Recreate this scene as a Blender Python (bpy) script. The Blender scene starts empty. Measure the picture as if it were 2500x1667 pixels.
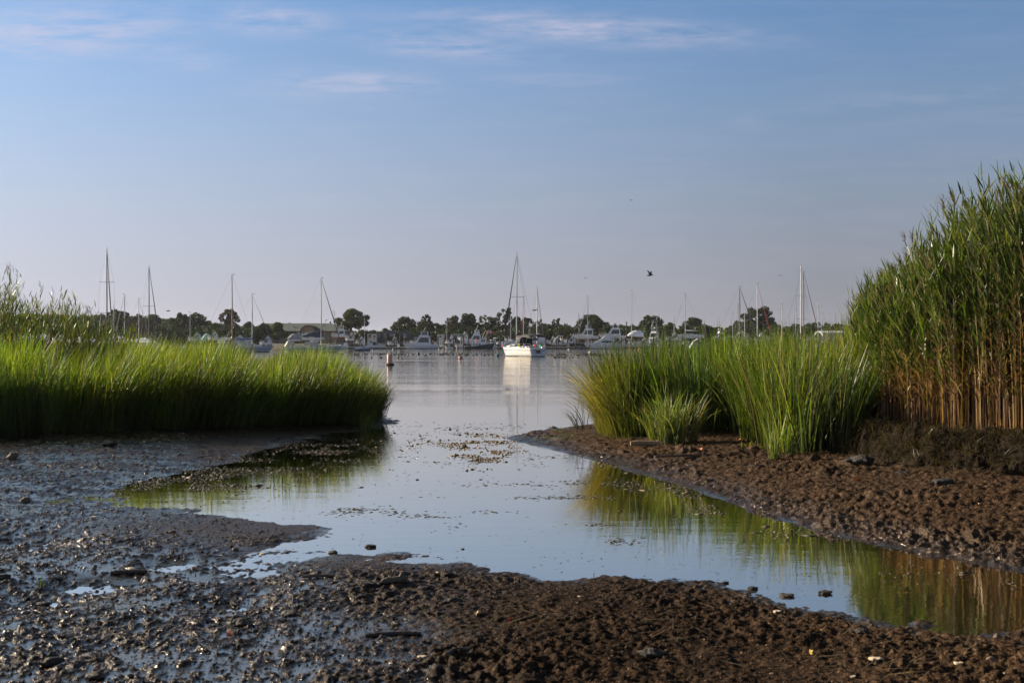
import bpy, bmesh, math, random
import numpy as np
from mathutils import Vector, Matrix
R = math.radians
rng = np.random.default_rng(7)
random.seed(7)
scene = bpy.context.scene
COL = scene.collection

# ------------------------------------------------------------------ camera, sky, sun, exposure
FPX, CAMH, HORIZ = 3000.0, 2.0, 835.0          # focal length in photo pixels, eye height, horizon row
cam_d = bpy.data.cameras.new("camera"); cam = bpy.data.objects.new("camera", cam_d); COL.objects.link(cam)
cam.location = (0, 0, CAMH); cam.rotation_euler = (R(90), 0, 0)
cam_d.sensor_width = 36; cam_d.lens = 36 * FPX / 2500
cam_d.shift_y = (HORIZ - 833.5) / 2500
cam_d.clip_start = .1; cam_d.clip_end = 20000
cam_d.dof.use_dof = True; cam_d.dof.focus_distance = 34; cam_d.dof.aperture_fstop = 5.0
scene.camera = cam

SUN_EL, SUN_AZ = 20.0, 66.0                    # degrees up, degrees left of the view direction
sdir = Vector((-math.sin(R(SUN_AZ)) * math.cos(R(SUN_EL)), math.cos(R(SUN_AZ)) * math.cos(R(SUN_EL)), math.sin(R(SUN_EL))))
sun_d = bpy.data.lights.new("sun", 'SUN'); sun_d.energy = 4.9; sun_d.angle = R(.6); sun_d.color = (1, .86, .66)
sun = bpy.data.objects.new("sun", sun_d); COL.objects.link(sun)
sun.rotation_euler = sdir.to_track_quat('Z', 'Y').to_euler()

scene.view_settings.view_transform = 'Standard'; scene.view_settings.look = 'None'
scene.view_settings.exposure = 1.2; scene.view_settings.gamma = 1
scene.cycles.max_bounces = 7; scene.cycles.diffuse_bounces = 1; scene.cycles.glossy_bounces = 3
scene.cycles.transmission_bounces = 2; scene.cycles.transparent_max_bounces = 6; scene.cycles.volume_bounces = 0
scene.cycles.caustics_reflective = False; scene.cycles.caustics_refractive = False
scene.cycles.sample_clamp_indirect = 4

class NT:
    def __init__(s, tree):
        s.t = tree; s.t.nodes.clear()
    def n(s, typ, ins=None, **props):
        nd = s.t.nodes.new(typ)
        for k, v in props.items(): setattr(nd, k, v)
        for k, v in (ins or {}).items():
            sk = nd.inputs[k]
            if isinstance(v, bpy.types.NodeSocket): s.t.links.new(v, sk)
            else: sk.default_value = v
        return nd
    def m(s, op, a, b=0.0, c=None, clamp=False):
        ins = {0: a, 1: b}
        if c is not None: ins[2] = c
        return s.n('ShaderNodeMath', ins, operation=op, use_clamp=clamp).outputs[0]
    def mix(s, f, a, b, blend='MIX'):
        nd = s.n('ShaderNodeMix', None, data_type='RGBA', blend_type=blend)
        for i, v in ((0, f), (6, a), (7, b)):
            if isinstance(v, bpy.types.NodeSocket): s.t.links.new(v, nd.inputs[i])
            else: nd.inputs[i].default_value = v if i == 0 else (*v, 1)[:4]
        return nd.outputs[2]
    def ramp(s, f, stops, interp='LINEAR'):
        nd = s.n('ShaderNodeValToRGB', {0: f}); cr = nd.color_ramp; cr.interpolation = interp
        while len(cr.elements) < len(stops): cr.elements.new(.5)
        for e, (p, c) in zip(cr.elements, stops):
            e.position = p; e.color = (*c, 1)[:4] if not isinstance(c, (int, float)) else (c, c, c, 1)
        return nd.outputs[0]
    def noise(s, vec, scale, detail=3, rough=.55, out=0, **kw):
        return s.n('ShaderNodeTexNoise', {'Vector': vec, 'Scale': scale, 'Detail': detail, 'Roughness': rough}, **kw).outputs[out]
    def vmul(s, v, xyz):
        return s.n('ShaderNodeVectorMath', {0: v, 1: xyz}, operation='MULTIPLY').outputs[0]

world = bpy.data.worlds.new("World"); scene.world = world; world.use_nodes = True
w = NT(world.node_tree)
gen = w.n('ShaderNodeTexCoord').outputs['Generated']
sky = w.n('ShaderNodeTexSky', sky_type='NISHITA')
sky.sun_disc = False; sky.sun_elevation = R(SUN_EL); sky.sun_rotation = R(-SUN_AZ)
sky.altitude = 0; sky.air_density = 1.0; sky.dust_density = .7; sky.ozone_density = 2.0
sep = w.n('ShaderNodeSeparateXYZ', {0: gen})
X, Y, Z = sep.outputs
yy = w.m('MAXIMUM', Y, .05)
U = w.m('DIVIDE', X, yy); V = w.m('DIVIDE', Z, yy)         # direction on the sky: tan(azimuth), tan(elevation)
front = w.m('GREATER_THAN', Y, .05)
hz = w.ramp(w.m('MULTIPLY', w.m('MAXIMUM', Z, 0.0), 3.0, clamp=True), [(0, 1.0), (.2, .95), (.46, .62), (.78, .22), (1, .05)], 'B_SPLINE')
side = w.m('MULTIPLY_ADD', U, -1.0, .87)
side = w.m('MINIMUM', w.m('MAXIMUM', side, .62), 2.6)
hcol = w.mix(1.0, (4.12, 3.92, 4.6), w.n('ShaderNodeCombineXYZ', {0: side, 1: side, 2: side}).outputs[0], 'MULTIPLY')
skyc = w.mix(1.0, sky.outputs[0], (.50, .90, 1.22), 'MULTIPLY')
up = w.n('ShaderNodeMapRange', {0: Z, 1: .30, 2: .55}).outputs[0]          # unseen upper sky toned neutral and dimmed, to lessen blue fill light
skyc = w.mix(up, skyc, w.mix(1.0, sky.outputs[0], (.62, .56, .47), 'MULTIPLY'))
base = w.mix(w.m('MULTIPLY', hz, .93), skyc, hcol)
# thin high clouds
uv = w.n('ShaderNodeCombineXYZ', {0: U, 1: V, 2: 0.0}).outputs[0]
wisp = w.noise(w.n('ShaderNodeVectorMath', {0: uv, 1: (9.0, 70.0, 1.0)}, operation='MULTIPLY').outputs[0], 1.0, 6, .62)
wisp2 = w.noise(w.n('ShaderNodeVectorMath', {0: uv, 1: (30.0, 160.0, 1.0)}, operation='MULTIPLY').outputs[0], 1.0, 5, .6)
wn = w.m('MULTIPLY_ADD', wisp2, .45, w.m('MULTIPLY', wisp, .55))
tot = None
for (cx, cy, rx, ry, slope, amt) in [(120, 85, 330, 60, -.10, 1.0), (655, 52, 150, 34, .03, .9), (1085, 112, 210, 30, .10, .9),
        (1420, 72, 430, 34, .06, .9), (850, 205, 240, 32, -.03, .75), (2260, 235, 420, 22, -.09, .22), (440, 140, 120, 30, .1, .5), (1830, 300, 60, 22, 0, .15), (1330, 195, 220, 18, 0, .35)]:
    du = w.m('SUBTRACT', U, (cx - 1250) / FPX); dv = w.m('SUBTRACT', V, (HORIZ - cy) / FPX)
    dv = w.m('ADD', dv, w.m('MULTIPLY', du, slope))
    a = w.m('DIVIDE', du, rx * 1.15 / FPX); b = w.m('DIVIDE', dv, ry * 1.3 / FPX)
    q = w.m('ADD', w.m('MULTIPLY', a, a), w.m('MULTIPLY', b, b))
    q = w.m('MULTIPLY', w.m('POWER', 2.718, w.m('MULTIPLY', q, -1.6)), amt)
    tot = q if tot is None else w.m('MAXIMUM', tot, q)
cl = w.m('MULTIPLY', tot, w.m('MULTIPLY_ADD', wn, 4.4, -1.7, clamp=True))
veil = w.m('MULTIPLY', w.m('MULTIPLY_ADD', wisp, 3.0, -1.35, clamp=True), .10)
cl = w.m('MULTIPLY', w.m('MAXIMUM', cl, veil), front)
base = w.mix(w.m('MULTIPLY', cl, .66), base, (6.2, 5.7, 6.6))
bg = w.n('ShaderNodeBackground', {0: base, 1: .05})
w.n('ShaderNodeOutputWorld', {0: bg.outputs[0]})

# ------------------------------------------------------------------ helpers
def at(px, py, z=0.0):
    d = FPX * (CAMH - z) / (py - HORIZ)
    return ((px - 1250) * d / FPX, d)
def atd(px, d): return (px - 1250) * d / FPX
def zat(py, d): return CAMH - (py - HORIZ) * d / FPX

def tag(o, label=None, cat=None, group=None, kind=None):
    if label: o['label'] = label
    if cat: o['category'] = cat
    if group: o['group'] = group
    if kind: o['kind'] = kind
    return o
def thing(name, label, cat, loc=(0, 0, 0), rz=0.0, group=None):
    o = bpy.data.objects.new(name, None); COL.objects.link(o)
    o.location = loc; o.rotation_euler = (0, 0, rz); o.empty_display_size = .3
    return tag(o, label, cat, group)

class MB:
    def __init__(s): s.v = []; s.f = []; s.twin = None
    def add(s, vs, fs):
        k = len(s.v); s.v += [tuple(p) for p in vs]; s.f += [tuple(i + k for i in f) for f in fs]; return s
    def box(s, c, d, rot=None):
        x, y, z = d[0] / 2, d[1] / 2, d[2] / 2
        vs = [Vector((a * x, b * y, e * z)) for a in (-1, 1) for b in (-1, 1) for e in (-1, 1)]
        if rot is not None: vs = [rot @ p for p in vs]
        return s.add([p + Vector(c) for p in vs], [(0, 1, 3, 2), (4, 6, 7, 5), (0, 4, 5, 1), (2, 3, 7, 6), (0, 2, 6, 4), (1, 5, 7, 3)])
    def path(s, pts, rs, n=6):
        pts = [Vector(p) for p in pts]
        if isinstance(rs, (int, float)): rs = [rs] * len(pts)
        rings = []
        for i, p in enumerate(pts):
            t = (pts[min(i + 1, len(pts) - 1)] - pts[max(i - 1, 0)]).normalized()
            a = t.cross(Vector((0, 0, 1)) if abs(t.z) < .9 else Vector((1, 0, 0))).normalized(); b = t.cross(a)
            rings.append([p + (a * math.cos(2 * math.pi * k / n) + b * math.sin(2 * math.pi * k / n)) * rs[i] for k in range(n)])
        return s.loft(rings)
    def loft(s, rings, closed=True, caps=True):
        n = len(rings[0]); k = len(s.v)
        for r in rings: s.v += [tuple(p) for p in r]
        for i in range(len(rings) - 1):
            for j in range(n if closed else n - 1):
                a = k + i * n + j; b = k + i * n + (j + 1) % n
                s.f.append((a, b, b + n, a + n))
        if caps:
            s.f.append(tuple(k + j for j in range(n))[::-1]); s.f.append(tuple(k + (len(rings) - 1) * n + j for j in range(n)))
        return s
    def lathe(s, prof, n=16, c=(0, 0, 0)):
        return s.loft([[(c[0] + r * math.cos(2 * math.pi * k / n), c[1] + r * math.sin(2 * math.pi * k / n), c[2] + z) for k in range(n)] for r, z in prof])
    def slab(s, poly, wf):
        """side outline (x, z) given a half width wf(x, z): a body symmetric about y = 0"""
        n = len(poly)
        a = [(x, wf(x, z), z) for x, z in poly]; b = [(x, -wf(x, z), z) for x, z in poly]
        return s.add(a + b, [tuple(range(n)), tuple(range(2 * n - 1, n - 1, -1))] + [((i + 1) % n, i, n + i, n + (i + 1) % n) for i in range(n)])
    def plate(s, poly, wf, off=.015, th=.01):
        """thin panes on both sides of a slab, proud of it by off"""
        for sg in (1, -1):
            n = len(poly)
            a = [(x, sg * (wf(x, z) + off), z) for x, z in poly]; b = [(x, sg * (wf(x, z) - th), z) for x, z in poly]
            if sg < 0: s.twin = s.twin or MB()
            (s if sg > 0 else s.twin).add(a + b, [tuple(range(n)), tuple(range(2 * n - 1, n - 1, -1))] + [((i + 1) % n, i, n + i, n + (i + 1) % n) for i in range(n)])
        return s
    def ell(s, c, r, n=10, m=6):
        return s.loft([[(c[0] + r[0] * math.sin(math.pi * i / m) * math.cos(2 * math.pi * k / n), c[1] + r[1] * math.sin(math.pi * i / m) * math.sin(2 * math.pi * k / n), c[2] - r[2] * math.cos(math.pi * i / m)) for k in range(n)] for i in [.12] + list(range(1, m)) + [m - .12]], caps=True)
    def build(s, name, mat, parent=None, smooth=False):
        me = bpy.data.meshes.new(name); me.from_pydata(s.v, [], s.f)
        bm = bmesh.new(); bm.from_mesh(me); bmesh.ops.recalc_face_normals(bm, faces=bm.faces); bm.to_mesh(me); bm.free()
        if smooth:
            me.polygons.foreach_set('use_smooth', [True] * len(me.polygons)); me.set_sharp_from_angle(angle=R(40))
        me.materials.append(mat)
        o = bpy.data.objects.new(name, me); COL.objects.link(o)
        if parent: o.parent = parent
        if s.twin: s.twin.build(name, mat, parent, smooth)
        return o
def copy_tree(o, parent=None):
    c = o.copy(); COL.objects.link(c)
    if parent: c.parent = parent
    for ch in list(o.children): copy_tree(ch, c)
    return c

def np_mesh(name, V, Q, mat, tint=None, smooth=False, extra=None):
    me = bpy.data.meshes.new(name)
    me.vertices.add(len(V)); me.vertices.foreach_set('co', np.ascontiguousarray(V, np.float32).ravel())
    k = Q.shape[1]
    me.loops.add(Q.size); me.loops.foreach_set('vertex_index', np.ascontiguousarray(Q, np.int32).ravel())
    me.polygons.add(len(Q)); me.polygons.foreach_set('loop_start', np.arange(0, Q.size, k, dtype=np.int32))
    if smooth: me.polygons.foreach_set('use_smooth', np.ones(len(Q), bool))
    me.update(calc_edges=True)
    if tint is not None:
        a = me.attributes.new('tint', 'FLOAT_COLOR', 'POINT')
        a.data.foreach_set('color', np.ascontiguousarray(np.concatenate([tint, np.ones((len(tint), 1))], 1), np.float32).ravel())
    for nm, arr in (extra or {}).items():
        a = me.attributes.new(nm, 'FLOAT', 'POINT'); a.data.foreach_set('value', np.ascontiguousarray(arr, np.float32))
    me.materials.append(mat)
    o = bpy.data.objects.new(name, me); COL.objects.link(o); return o

# ------------------------------------------------------------------ materials
MATS = {}
def pmat(name, col, rough=.5, metal=0.0, var=.18, scale=4.0, spec=.5, bump=0.0):
    if name in MATS: return MATS[name]
    m = bpy.data.materials.new(name); m.use_nodes = True; t = NT(m.node_tree)
    co = t.n('ShaderNodeTexCoord').outputs['Object']
    nz = t.noise(co, scale, 4)
    f = t.m('MULTIPLY_ADD', nz, 2 * var, 1 - var)
    c = t.mix(1.0, col, t.n('ShaderNodeCombineXYZ', {0: f, 1: f, 2: f}).outputs[0], 'MULTIPLY')
    p = t.n('ShaderNodeBsdfPrincipled', {'Base Color': c, 'Roughness': rough, 'Metallic': metal, 'Specular IOR Level': spec})
    if bump: t.t.links.new(t.n('ShaderNodeBump', {'Height': t.noise(co, scale * 3, 4), 'Strength': bump, 'Distance': .05}).outputs[0], p.inputs['Normal'])
    t.n('ShaderNodeOutputMaterial', {0: p.outputs[0]}); MATS[name] = m; return m
def hull_mat(name, top, bottom=(.03, .04, .06), stripe=None, zwl=.1, zs=(.6, .68), rough=.22):
    if name in MATS: return MATS[name]
    m = bpy.data.materials.new(name); m.use_nodes = True; t = NT(m.node_tree)
    co = t.n('ShaderNodeTexCoord').outputs['Object']; z = t.n('ShaderNodeSeparateXYZ', {0: co}).outputs[2]
    nz = t.noise(t.vmul(co, (1, 1, .35)), 2.5, 4)
    topc = t.mix(t.m('MULTIPLY', nz, .35), top, tuple(.72 * c for c in top))
    if stripe: topc = t.mix(t.m('MULTIPLY', t.m('GREATER_THAN', z, zs[0]), t.m('LESS_THAN', z, zs[1])), topc, stripe)
    c = t.mix(t.m('GREATER_THAN', z, zwl), bottom, topc)
    p = t.n('ShaderNodeBsdfPrincipled', {'Base Color': c, 'Roughness': rough, 'Specular IOR Level': .5})
    t.n('ShaderNodeOutputMaterial', {0: p.outputs[0]}); MATS[name] = m; return m
def leaf_mat(name, trans=.45, gloss=.05, rough=.4):
    m = bpy.data.materials.new(name); m.use_nodes = True; t = NT(m.node_tree)
    c = t.n('ShaderNodeAttribute', attribute_name='tint').outputs[0]
    ct = t.mix(1.0, c, (1.08, 1.25, .45), 'MULTIPLY')
    d = t.n('ShaderNodeBsdfDiffuse', {0: c}); tr = t.n('ShaderNodeBsdfTranslucent', {0: ct})
    a = t.n('ShaderNodeMixShader', {0: trans, 1: d.outputs[0], 2: tr.outputs[0]})
    g = t.n('ShaderNodeBsdfGlossy', {0: (1, 1, 1, 1), 1: rough})
    b = t.n('ShaderNodeMixShader', {0: gloss, 1: a.outputs[0], 2: g.outputs[0]})
    t.n('ShaderNodeOutputMaterial', {0: b.outputs[0]}); return m
GRASS = leaf_mat('grass_blades', .46, .022, .42)
REED = leaf_mat('reed_leaves', .38, .03, .38)
TREELEAF = leaf_mat('tree_leaves', .22, .02, .5)

WHITE = pmat('white_gelcoat', (.72, .72, .70), .25, var=.08)
OFFW = pmat('weathered_white', (.56, .54, .49), .45, var=.15)
CREAM = pmat('cream_paint', (.55, .47, .36), .5)
DGLASS = pmat('dark_glass', (.012, .015, .02), .06, var=.1)
ALU = pmat('mast_aluminium', (.34, .34, .35), .42, .4, var=.1)
DALU = pmat('dark_spar', (.045, .042, .04), .5, 0, var=.2)
WOODSPAR = pmat('varnished_spar', (.16, .085, .035), .4, var=.2)
WIRE = pmat('rigging_wire', (.09, .09, .095), .5, .3)
STEEL = pmat('stainless_rail', (.5, .5, .5), .3, .7)
BLACKC = pmat('black_canvas', (.012, .012, .014), .85)
BLUEC = pmat('blue_canvas', (.012, .06, .20), .8)
NAVYC = pmat('navy_canvas', (.018, .03, .062), .8)
TEALC = pmat('teal_canvas', (.02, .12, .16), .8)
BRIGHTBLUE = pmat('bright_blue_canvas', (.02, .20, .55), .7)
GREYC = pmat('grey_canvas', (.22, .23, .25), .8)
WHITEC = pmat('white_wrap', (.66, .67, .70), .5, bump=.25)
PILE = pmat('piling_timber', (.035, .028, .024), .85, var=.4, bump=.4)
DOCKW = pmat('dock_planks', (.32, .29, .25), .8, var=.3)
DOCKS = pmat('dock_floats', (.02, .019, .018), .8)
REDP = pmat('red_paint', (.42, .03, .03), .45)
ORANGE = pmat('orange_marking', (.62, .10, .03), .55)
BROWNP = pmat('brown_paint', (.07, .035, .025), .4)

# ------------------------------------------------------------------ noise and outlines (numpy)
def _hash(i, j, s):
    n = (i * 374761393 + j * 668265263 + s * 1274126177) & 0xffffffff
    n = ((n ^ (n >> 13)) * 1274126177) & 0xffffffff
    return ((n ^ (n >> 16)) & 0xffff) / 65535.0
def vnoise(x, y, s=0):
    xi = np.floor(x).astype(np.int64); yi = np.floor(y).astype(np.int64)
    fx = x - xi; fy = y - yi; fx = fx * fx * fx * (fx * (fx * 6 - 15) + 10); fy = fy * fy * fy * (fy * (fy * 6 - 15) + 10)
    a = _hash(xi, yi, s); b = _hash(xi + 1, yi, s); c = _hash(xi, yi + 1, s); d = _hash(xi + 1, yi + 1, s)
    return (a + (b - a) * fx) * (1 - fy) + (c + (d - c) * fx) * fy
def fbm(x, y, s=0, o=4, g=.5):
    t = 0; a = 1; n = 0
    for k in range(o):
        t = t + a * vnoise(x * 2 ** k + 17.3 * k, y * 2 ** k - 9.1 * k, s + k); n += a; a *= g
    return t / n * 2 - 1
def sdist(px, py, poly):
    """signed distance to a closed outline, positive inside"""
    P = np.asarray(poly, float); Q = np.roll(P, -1, 0)
    best = np.full(px.shape, 1e9); ins = np.zeros(px.shape, bool)
    for (x0, y0), (x1, y1) in zip(P, Q):
        dx, dy = x1 - x0, y1 - y0; L = dx * dx + dy * dy + 1e-12
        t = np.clip(((px - x0) * dx + (py - y0) * dy) / L, 0, 1)
        best = np.minimum(best, (px - x0 - t * dx) ** 2 + (py - y0 - t * dy) ** 2)
        c = ((y0 > py) != (y1 > py)); 
        ins ^= c & (px < dx * (py - y0) / (dy if dy else 1e-12) + x0)
    d = np.sqrt(best); return np.where(ins, d, -d)
def sstep(a, b, x):
    t = np.clip((x - a) / (b - a), 0, 1); return t * t * (3 - 2 * t)

LAND_A = [(-60, -6), (16, -6), (16, 10.4), (9, 9.6), (5, 8.9)] + [at(x, y) for x, y in [(2500, 1548), (2330, 1556), (2250, 1532),
    (2130, 1504), (1980, 1492), (1900, 1476), (1810, 1449), (1740, 1426), (1660, 1410), (1500, 1409), (1330, 1410), (1230, 1398), (1150, 1382), (1085, 1366), (990, 1352),
    (900, 1352), (780, 1348), (690, 1338), (720, 1318), (800, 1302), (850, 1288), (790, 1283), (700, 1281), (575, 1263), (440, 1242), (330, 1228), (270, 1212), (285, 1196), (330, 1176),
    (450, 1150), (575, 1125), (680, 1085), (790, 1062), (890, 1050), (935, 1042)]] + [(-2.9, 30.5), (-4.2, 37), (-8, 50), (-16, 62), (-70, 66)]
LAND_B = [at(x, y) for x, y in [(1480, 1034), (1380, 1045), (1300, 1056), (1245, 1065), (1233, 1068), (1250, 1073), (1300, 1085), (1370, 1102), (1480, 1130), (1600, 1165), (1700, 1195),
    (1800, 1235), (1900, 1265), (2020, 1300), (2180, 1335), (2340, 1362), (2500, 1395), (2800, 1440)]] + [(9.5, 11.2), (14, 12.5), (30, 14), (70, 30), (70, 110), (24, 95), (11, 66), (5, 40), (3, 32)]
PEAT = [at(x, y, .2) for x, y in [(2075, 1088), (2100, 1118), (2180, 1136), (2300, 1152), (2500, 1170), (2900, 1185)]] + [(16, 15.5), (40, 22), (40, 60), (9.3, 60), (9, 34), (7.2, 26.5)]
PUDDLES = [(600, 1372, .55, .16), (700, 1354, .45, .07), (545, 1408, .4, .09), (640, 1395, .25, .06), (250, 1430, .6, .12), (120, 1470, .5, .12), (420, 1380, .35, .08), (620, 1440, .3, .08), (80, 1330, .6, .14), (560, 1480, .35, .1),
    (350, 1225, .5, .12), (180, 1210, .6, .2), (60, 1150, .7, .2), (990, 1360, .5, .05)]

def wetzone(x, y):
    z = sstep(.45, -.8, x + .6 + (y - 7.2) * .33 + fbm(x * 1.1, y * 1.1, 231, 3) * .8)
    tx, ty = at(560, 1292)
    return z * (1 - .9 * np.exp(-(((x - tx) / 1.35) ** 2 + ((y - ty) / 1.5) ** 2) ** 1.5))
def pitted(x, y):
    return .42 * fbm(x * 8, y * 6, 201, 3) + .72 * fbm(x * 27, y * 13, 211, 3) + .35 * fbm(x * 1.1, y * 2.0, 221, 3) + .0
def height(x, y, fine=True):
    x = np.asarray(x, float); y = np.asarray(y, float)
    n1 = fbm(x * .9, y * .9, 3, 4); jag = fbm(x * 2.3, y * 2.3, 31, 3)
    a = sdist(x, y, LAND_A) + jag * .26 + fbm(x * 7.5, y * 5, 33, 2) * .10; b = sdist(x, y, LAND_B) + jag * .06
    c = sdist(x, y, PEAT) + fbm(x * 1.6, y * 1.6, 11, 4) * .35 
    fg = sstep(16, 9, y)
    ha = np.where(a > 0, .26 * (1 - np.exp(-a / 5.2)) + .004 * sstep(0, .5, a), np.maximum(.085 * a, -.5))
    hb = np.where(b > 0, .32 * (1 - np.exp(-b / 1.9)), np.maximum(.14 * b, -.5))
    hb = hb + .42 * sstep(-.12, .22, c) * (b > 0) + .05 * sstep(.2, 2, c)
    h = np.maximum(ha, hb); land = np.maximum(a, b)
    h = h + n1 * .022 * sstep(-.5, 1.5, land)
    for px, py, rx, ry in PUDDLES:
        X0, Y0 = at(px, py, .03)
        q = ((x - X0) / rx) ** 2 + ((y - Y0) / (ry * 5)) ** 2 + jag * .35
        h = h - np.exp(-np.clip(q, 0, 9) * 1.3) * np.maximum(h + .012, 0)
    if fine:
        k = sstep(-.35, .25, land)
        rough = .6 + .8 * fbm(x * .7 + 5, y * .7, 41, 3) + .5 * sstep(.0, .3, b) + .35 * sstep(-1, 3, x) * fg
        rough = np.clip(rough, .08, 1.6)
        r1 = np.abs(fbm(x * 8, y * 7, 51, 3)); r2 = fbm(x * 23, y * 19, 61, 3)
        near = sstep(34, 15, y)
        wz = wetzone(x, y) * (a > b); pn = pitted(x, y)
        dry_ = rough * ((.5 - r1) * .030 + (r2 * .030 + np.maximum(fbm(x * 38, y * 30, 71, 2), -.1) * .022) * near)
        h = h + k * (dry_ * (1 - wz) + wz * (np.clip(pn, 0, .45) * .036 + np.maximum(fbm(x * 30, y * 24, 72, 2), 0) * .024 * (pn > 0)))
        lump = np.maximum(fbm(x * 3.1, y * 3.1, 81, 2) - .38, 0)
        h = h + k * lump * .11 * rough * (1 - .6 * wz)
        h = h + np.clip(sstep(-.5, .1, c) * sstep(.6, .1, c), 0, 1) * (b > 0) * fbm(x * 5, y * 5, 91, 4) * .30
    return h
def gz(x, y): return float(height(np.array([x]), np.array([y]), False)[0])
def ground_at(px, py):
    """the point of the mud or water seen at a pixel"""
    z = .12
    for _ in range(6):
        X, Yd = at(px, py, z); z = max(gz(X, Yd), 0.0)
    return (X, Yd, z)

# ------------------------------------------------------------------ mud
NA = 1000
rr = np.concatenate([np.linspace(4.2, 9.4, 60, endpoint=False), np.linspace(9.4, 16, 520, endpoint=False), np.linspace(16, 34, 480, endpoint=False), np.linspace(34, 78, 120)]); NR = len(rr)
aa = np.linspace(R(-37), R(37), NA)
RR, AA = np.meshgrid(rr, aa, indexing='ij')
gx = RR * np.sin(AA); gy = RR * np.cos(AA) - 3.0
gh = height(gx, gy)
sA = sdist(gx, gy, LAND_A); sB = sdist(gx, gy, LAND_B)
wet = .5 + .5 * fbm(gx * .8, gy * .8, 101, 4)
wetA = sstep(1.2, -2.2, gx - .12 * (gy - 8)) * .75 + .25 * sstep(.7, .0, sA)
wetv = np.where(sB > sA, .28 + .5 * sstep(.9, .1, sB), wetA) + (wet - .5) * .55
wetv = np.clip(wetv, 0, 1)
pale = np.where(sB > sA, 1 - .6 * sstep(.5, 0, sB), sstep(.8, 2.6, gx + fbm(gx, gy, 261, 3)) * .8)  # paler mud: right bank's sunlit tone put in colour, plus drier lower right
WZ = wetzone(gx, gy) * (sA > sB)
film = WZ * sstep(.05, -.04, pitted(gx, gy)); shore = sstep(.028, .004, gh) * sstep(-.2, 0, np.maximum(sA, sB))
film = np.maximum(film, .85 * shore * sstep(.2, -.3, fbm(gx * 3, gy * 3, 241, 3)))
wetv = np.where(sA > sB, np.clip(wetv, 0, .5 + .35 * WZ), wetv)
alg = np.clip(sstep(.15, .5, fbm(gx * 2, gy * 3, 121, 4)) * (sstep(1.9, .9, np.abs(gx - 1.2)) * sstep(23, 25.5, gy)), 0, 1)
sP = sdist(gx, gy, PEAT) + fbm(gx * 1.6, gy * 1.6, 11, 4) * .35
peat = sstep(-.55, -.15, sP) * (sB > 0)
idx = np.arange(NR * NA).reshape(NR, NA)
quads = np.stack([idx[:-1, :-1], idx[:-1, 1:], idx[1:, 1:], idx[1:, :-1]], -1).reshape(-1, 4)
mud = bpy.data.materials.new('wet_mud'); mud.use_nodes = True; t = NT(mud.node_tree)
co = t.n('ShaderNodeTexCoord').outputs['Object']
wv = t.n('ShaderNodeAttribute', attribute_name='wet').outputs[2]
al = t.n('ShaderNodeAttribute', attribute_name='algae').outputs[2]
n1 = t.noise(co, 2.2, 5); n2 = t.noise(co, 24, 5, .65); n3 = t.noise(co, 70, 3, .6); pt = t.n('ShaderNodeAttribute', attribute_name='peat').outputs[2]
dry = t.ramp(n2, [(.34, (.006, .0035, .002)), (.54, (.024, .0135, .0072)), (.70, (.125, .073, .038))])
wetc = t.ramp(n2, [(.3, (.005, .0036, .0026)), (.6, (.020, .0118, .007)), (.8, (.055, .032, .018))])
c = t.mix(wv, dry, wetc)
c = t.mix(t.m('MULTIPLY_ADD', n1, 1.4, -.45, clamp=True), c, t.mix(.5, c, (.06, .034, .02)))
c = t.mix(t.m('MULTIPLY', t.n('ShaderNodeAttribute', attribute_name='pale').outputs[2], .85), c, t.mix(1.0, c, (2.15, 2.2, 2.2), 'MULTIPLY'))
c = t.mix(t.m('MULTIPLY', al, .75), c, (.055, .075, .012))
rgh = t.m('MULTIPLY_ADD', wv, -.78, .78)
rgh = t.m('ADD', rgh, t.m('MULTIPLY_ADD', n1, .4, -.2), clamp=True)
rgh = t.m('MAXIMUM', rgh, .12)
c = t.mix(pt, c, t.mix(n2, (.008, .006, .004), (.035, .024, .015)))
rgh = t.m('MAXIMUM', rgh, t.m('MULTIPLY', pt, .85))
fm = t.n('ShaderNodeAttribute', attribute_name='film').outputs[2]
c = t.mix(fm, c, (.012, .009, .007)); rgh = t.mix(fm, rgh, (.10, .10, .10))
bmp = t.n('ShaderNodeBump', {'Height': t.m('MULTIPLY_ADD', n3, .4, n2), 'Strength': t.m('MULTIPLY_ADD', fm, -.82, 1.0), 'Distance': .03}).outputs[0]
p = t.n('ShaderNodeBsdfPrincipled', {'Base Color': c, 'Roughness': rgh, 'Specular Tint': (1, .84, .66, 1), 'Specular IOR Level': t.m('MULTIPLY_ADD', fm, .8, t.m('MULTIPLY_ADD', t.m('POWER', wv, 2.0), .5, .06)), 'Normal': bmp})
ff = t.m('MULTIPLY', t.m('POWER', t.n('ShaderNodeFresnel', {0: 1.33, 1: bmp}).outputs[0], .5), t.m('MULTIPLY', fm, .95))
gl = t.n('ShaderNodeBsdfGlossy', {0: (1, .85, .68, 1), 1: .08, 'Normal': bmp})
p = t.n('ShaderNodeMixShader', {0: ff, 1: p.outputs[0], 2: gl.outputs[0]})
t.n('ShaderNodeOutputMaterial', {0: p.outputs[0]})
o = np_mesh('mud_flat', np.stack([gx, gy, gh], -1).reshape(-1, 3), quads, mud, smooth=True, extra={'wet': wetv.ravel(), 'algae': alg.ravel(), 'film': film.ravel(), 'peat': peat.ravel(), 'pale': pale.ravel()})
tag(o, 'dark wet tidal mud banks on both sides of the creek mouth', kind='structure')

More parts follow.
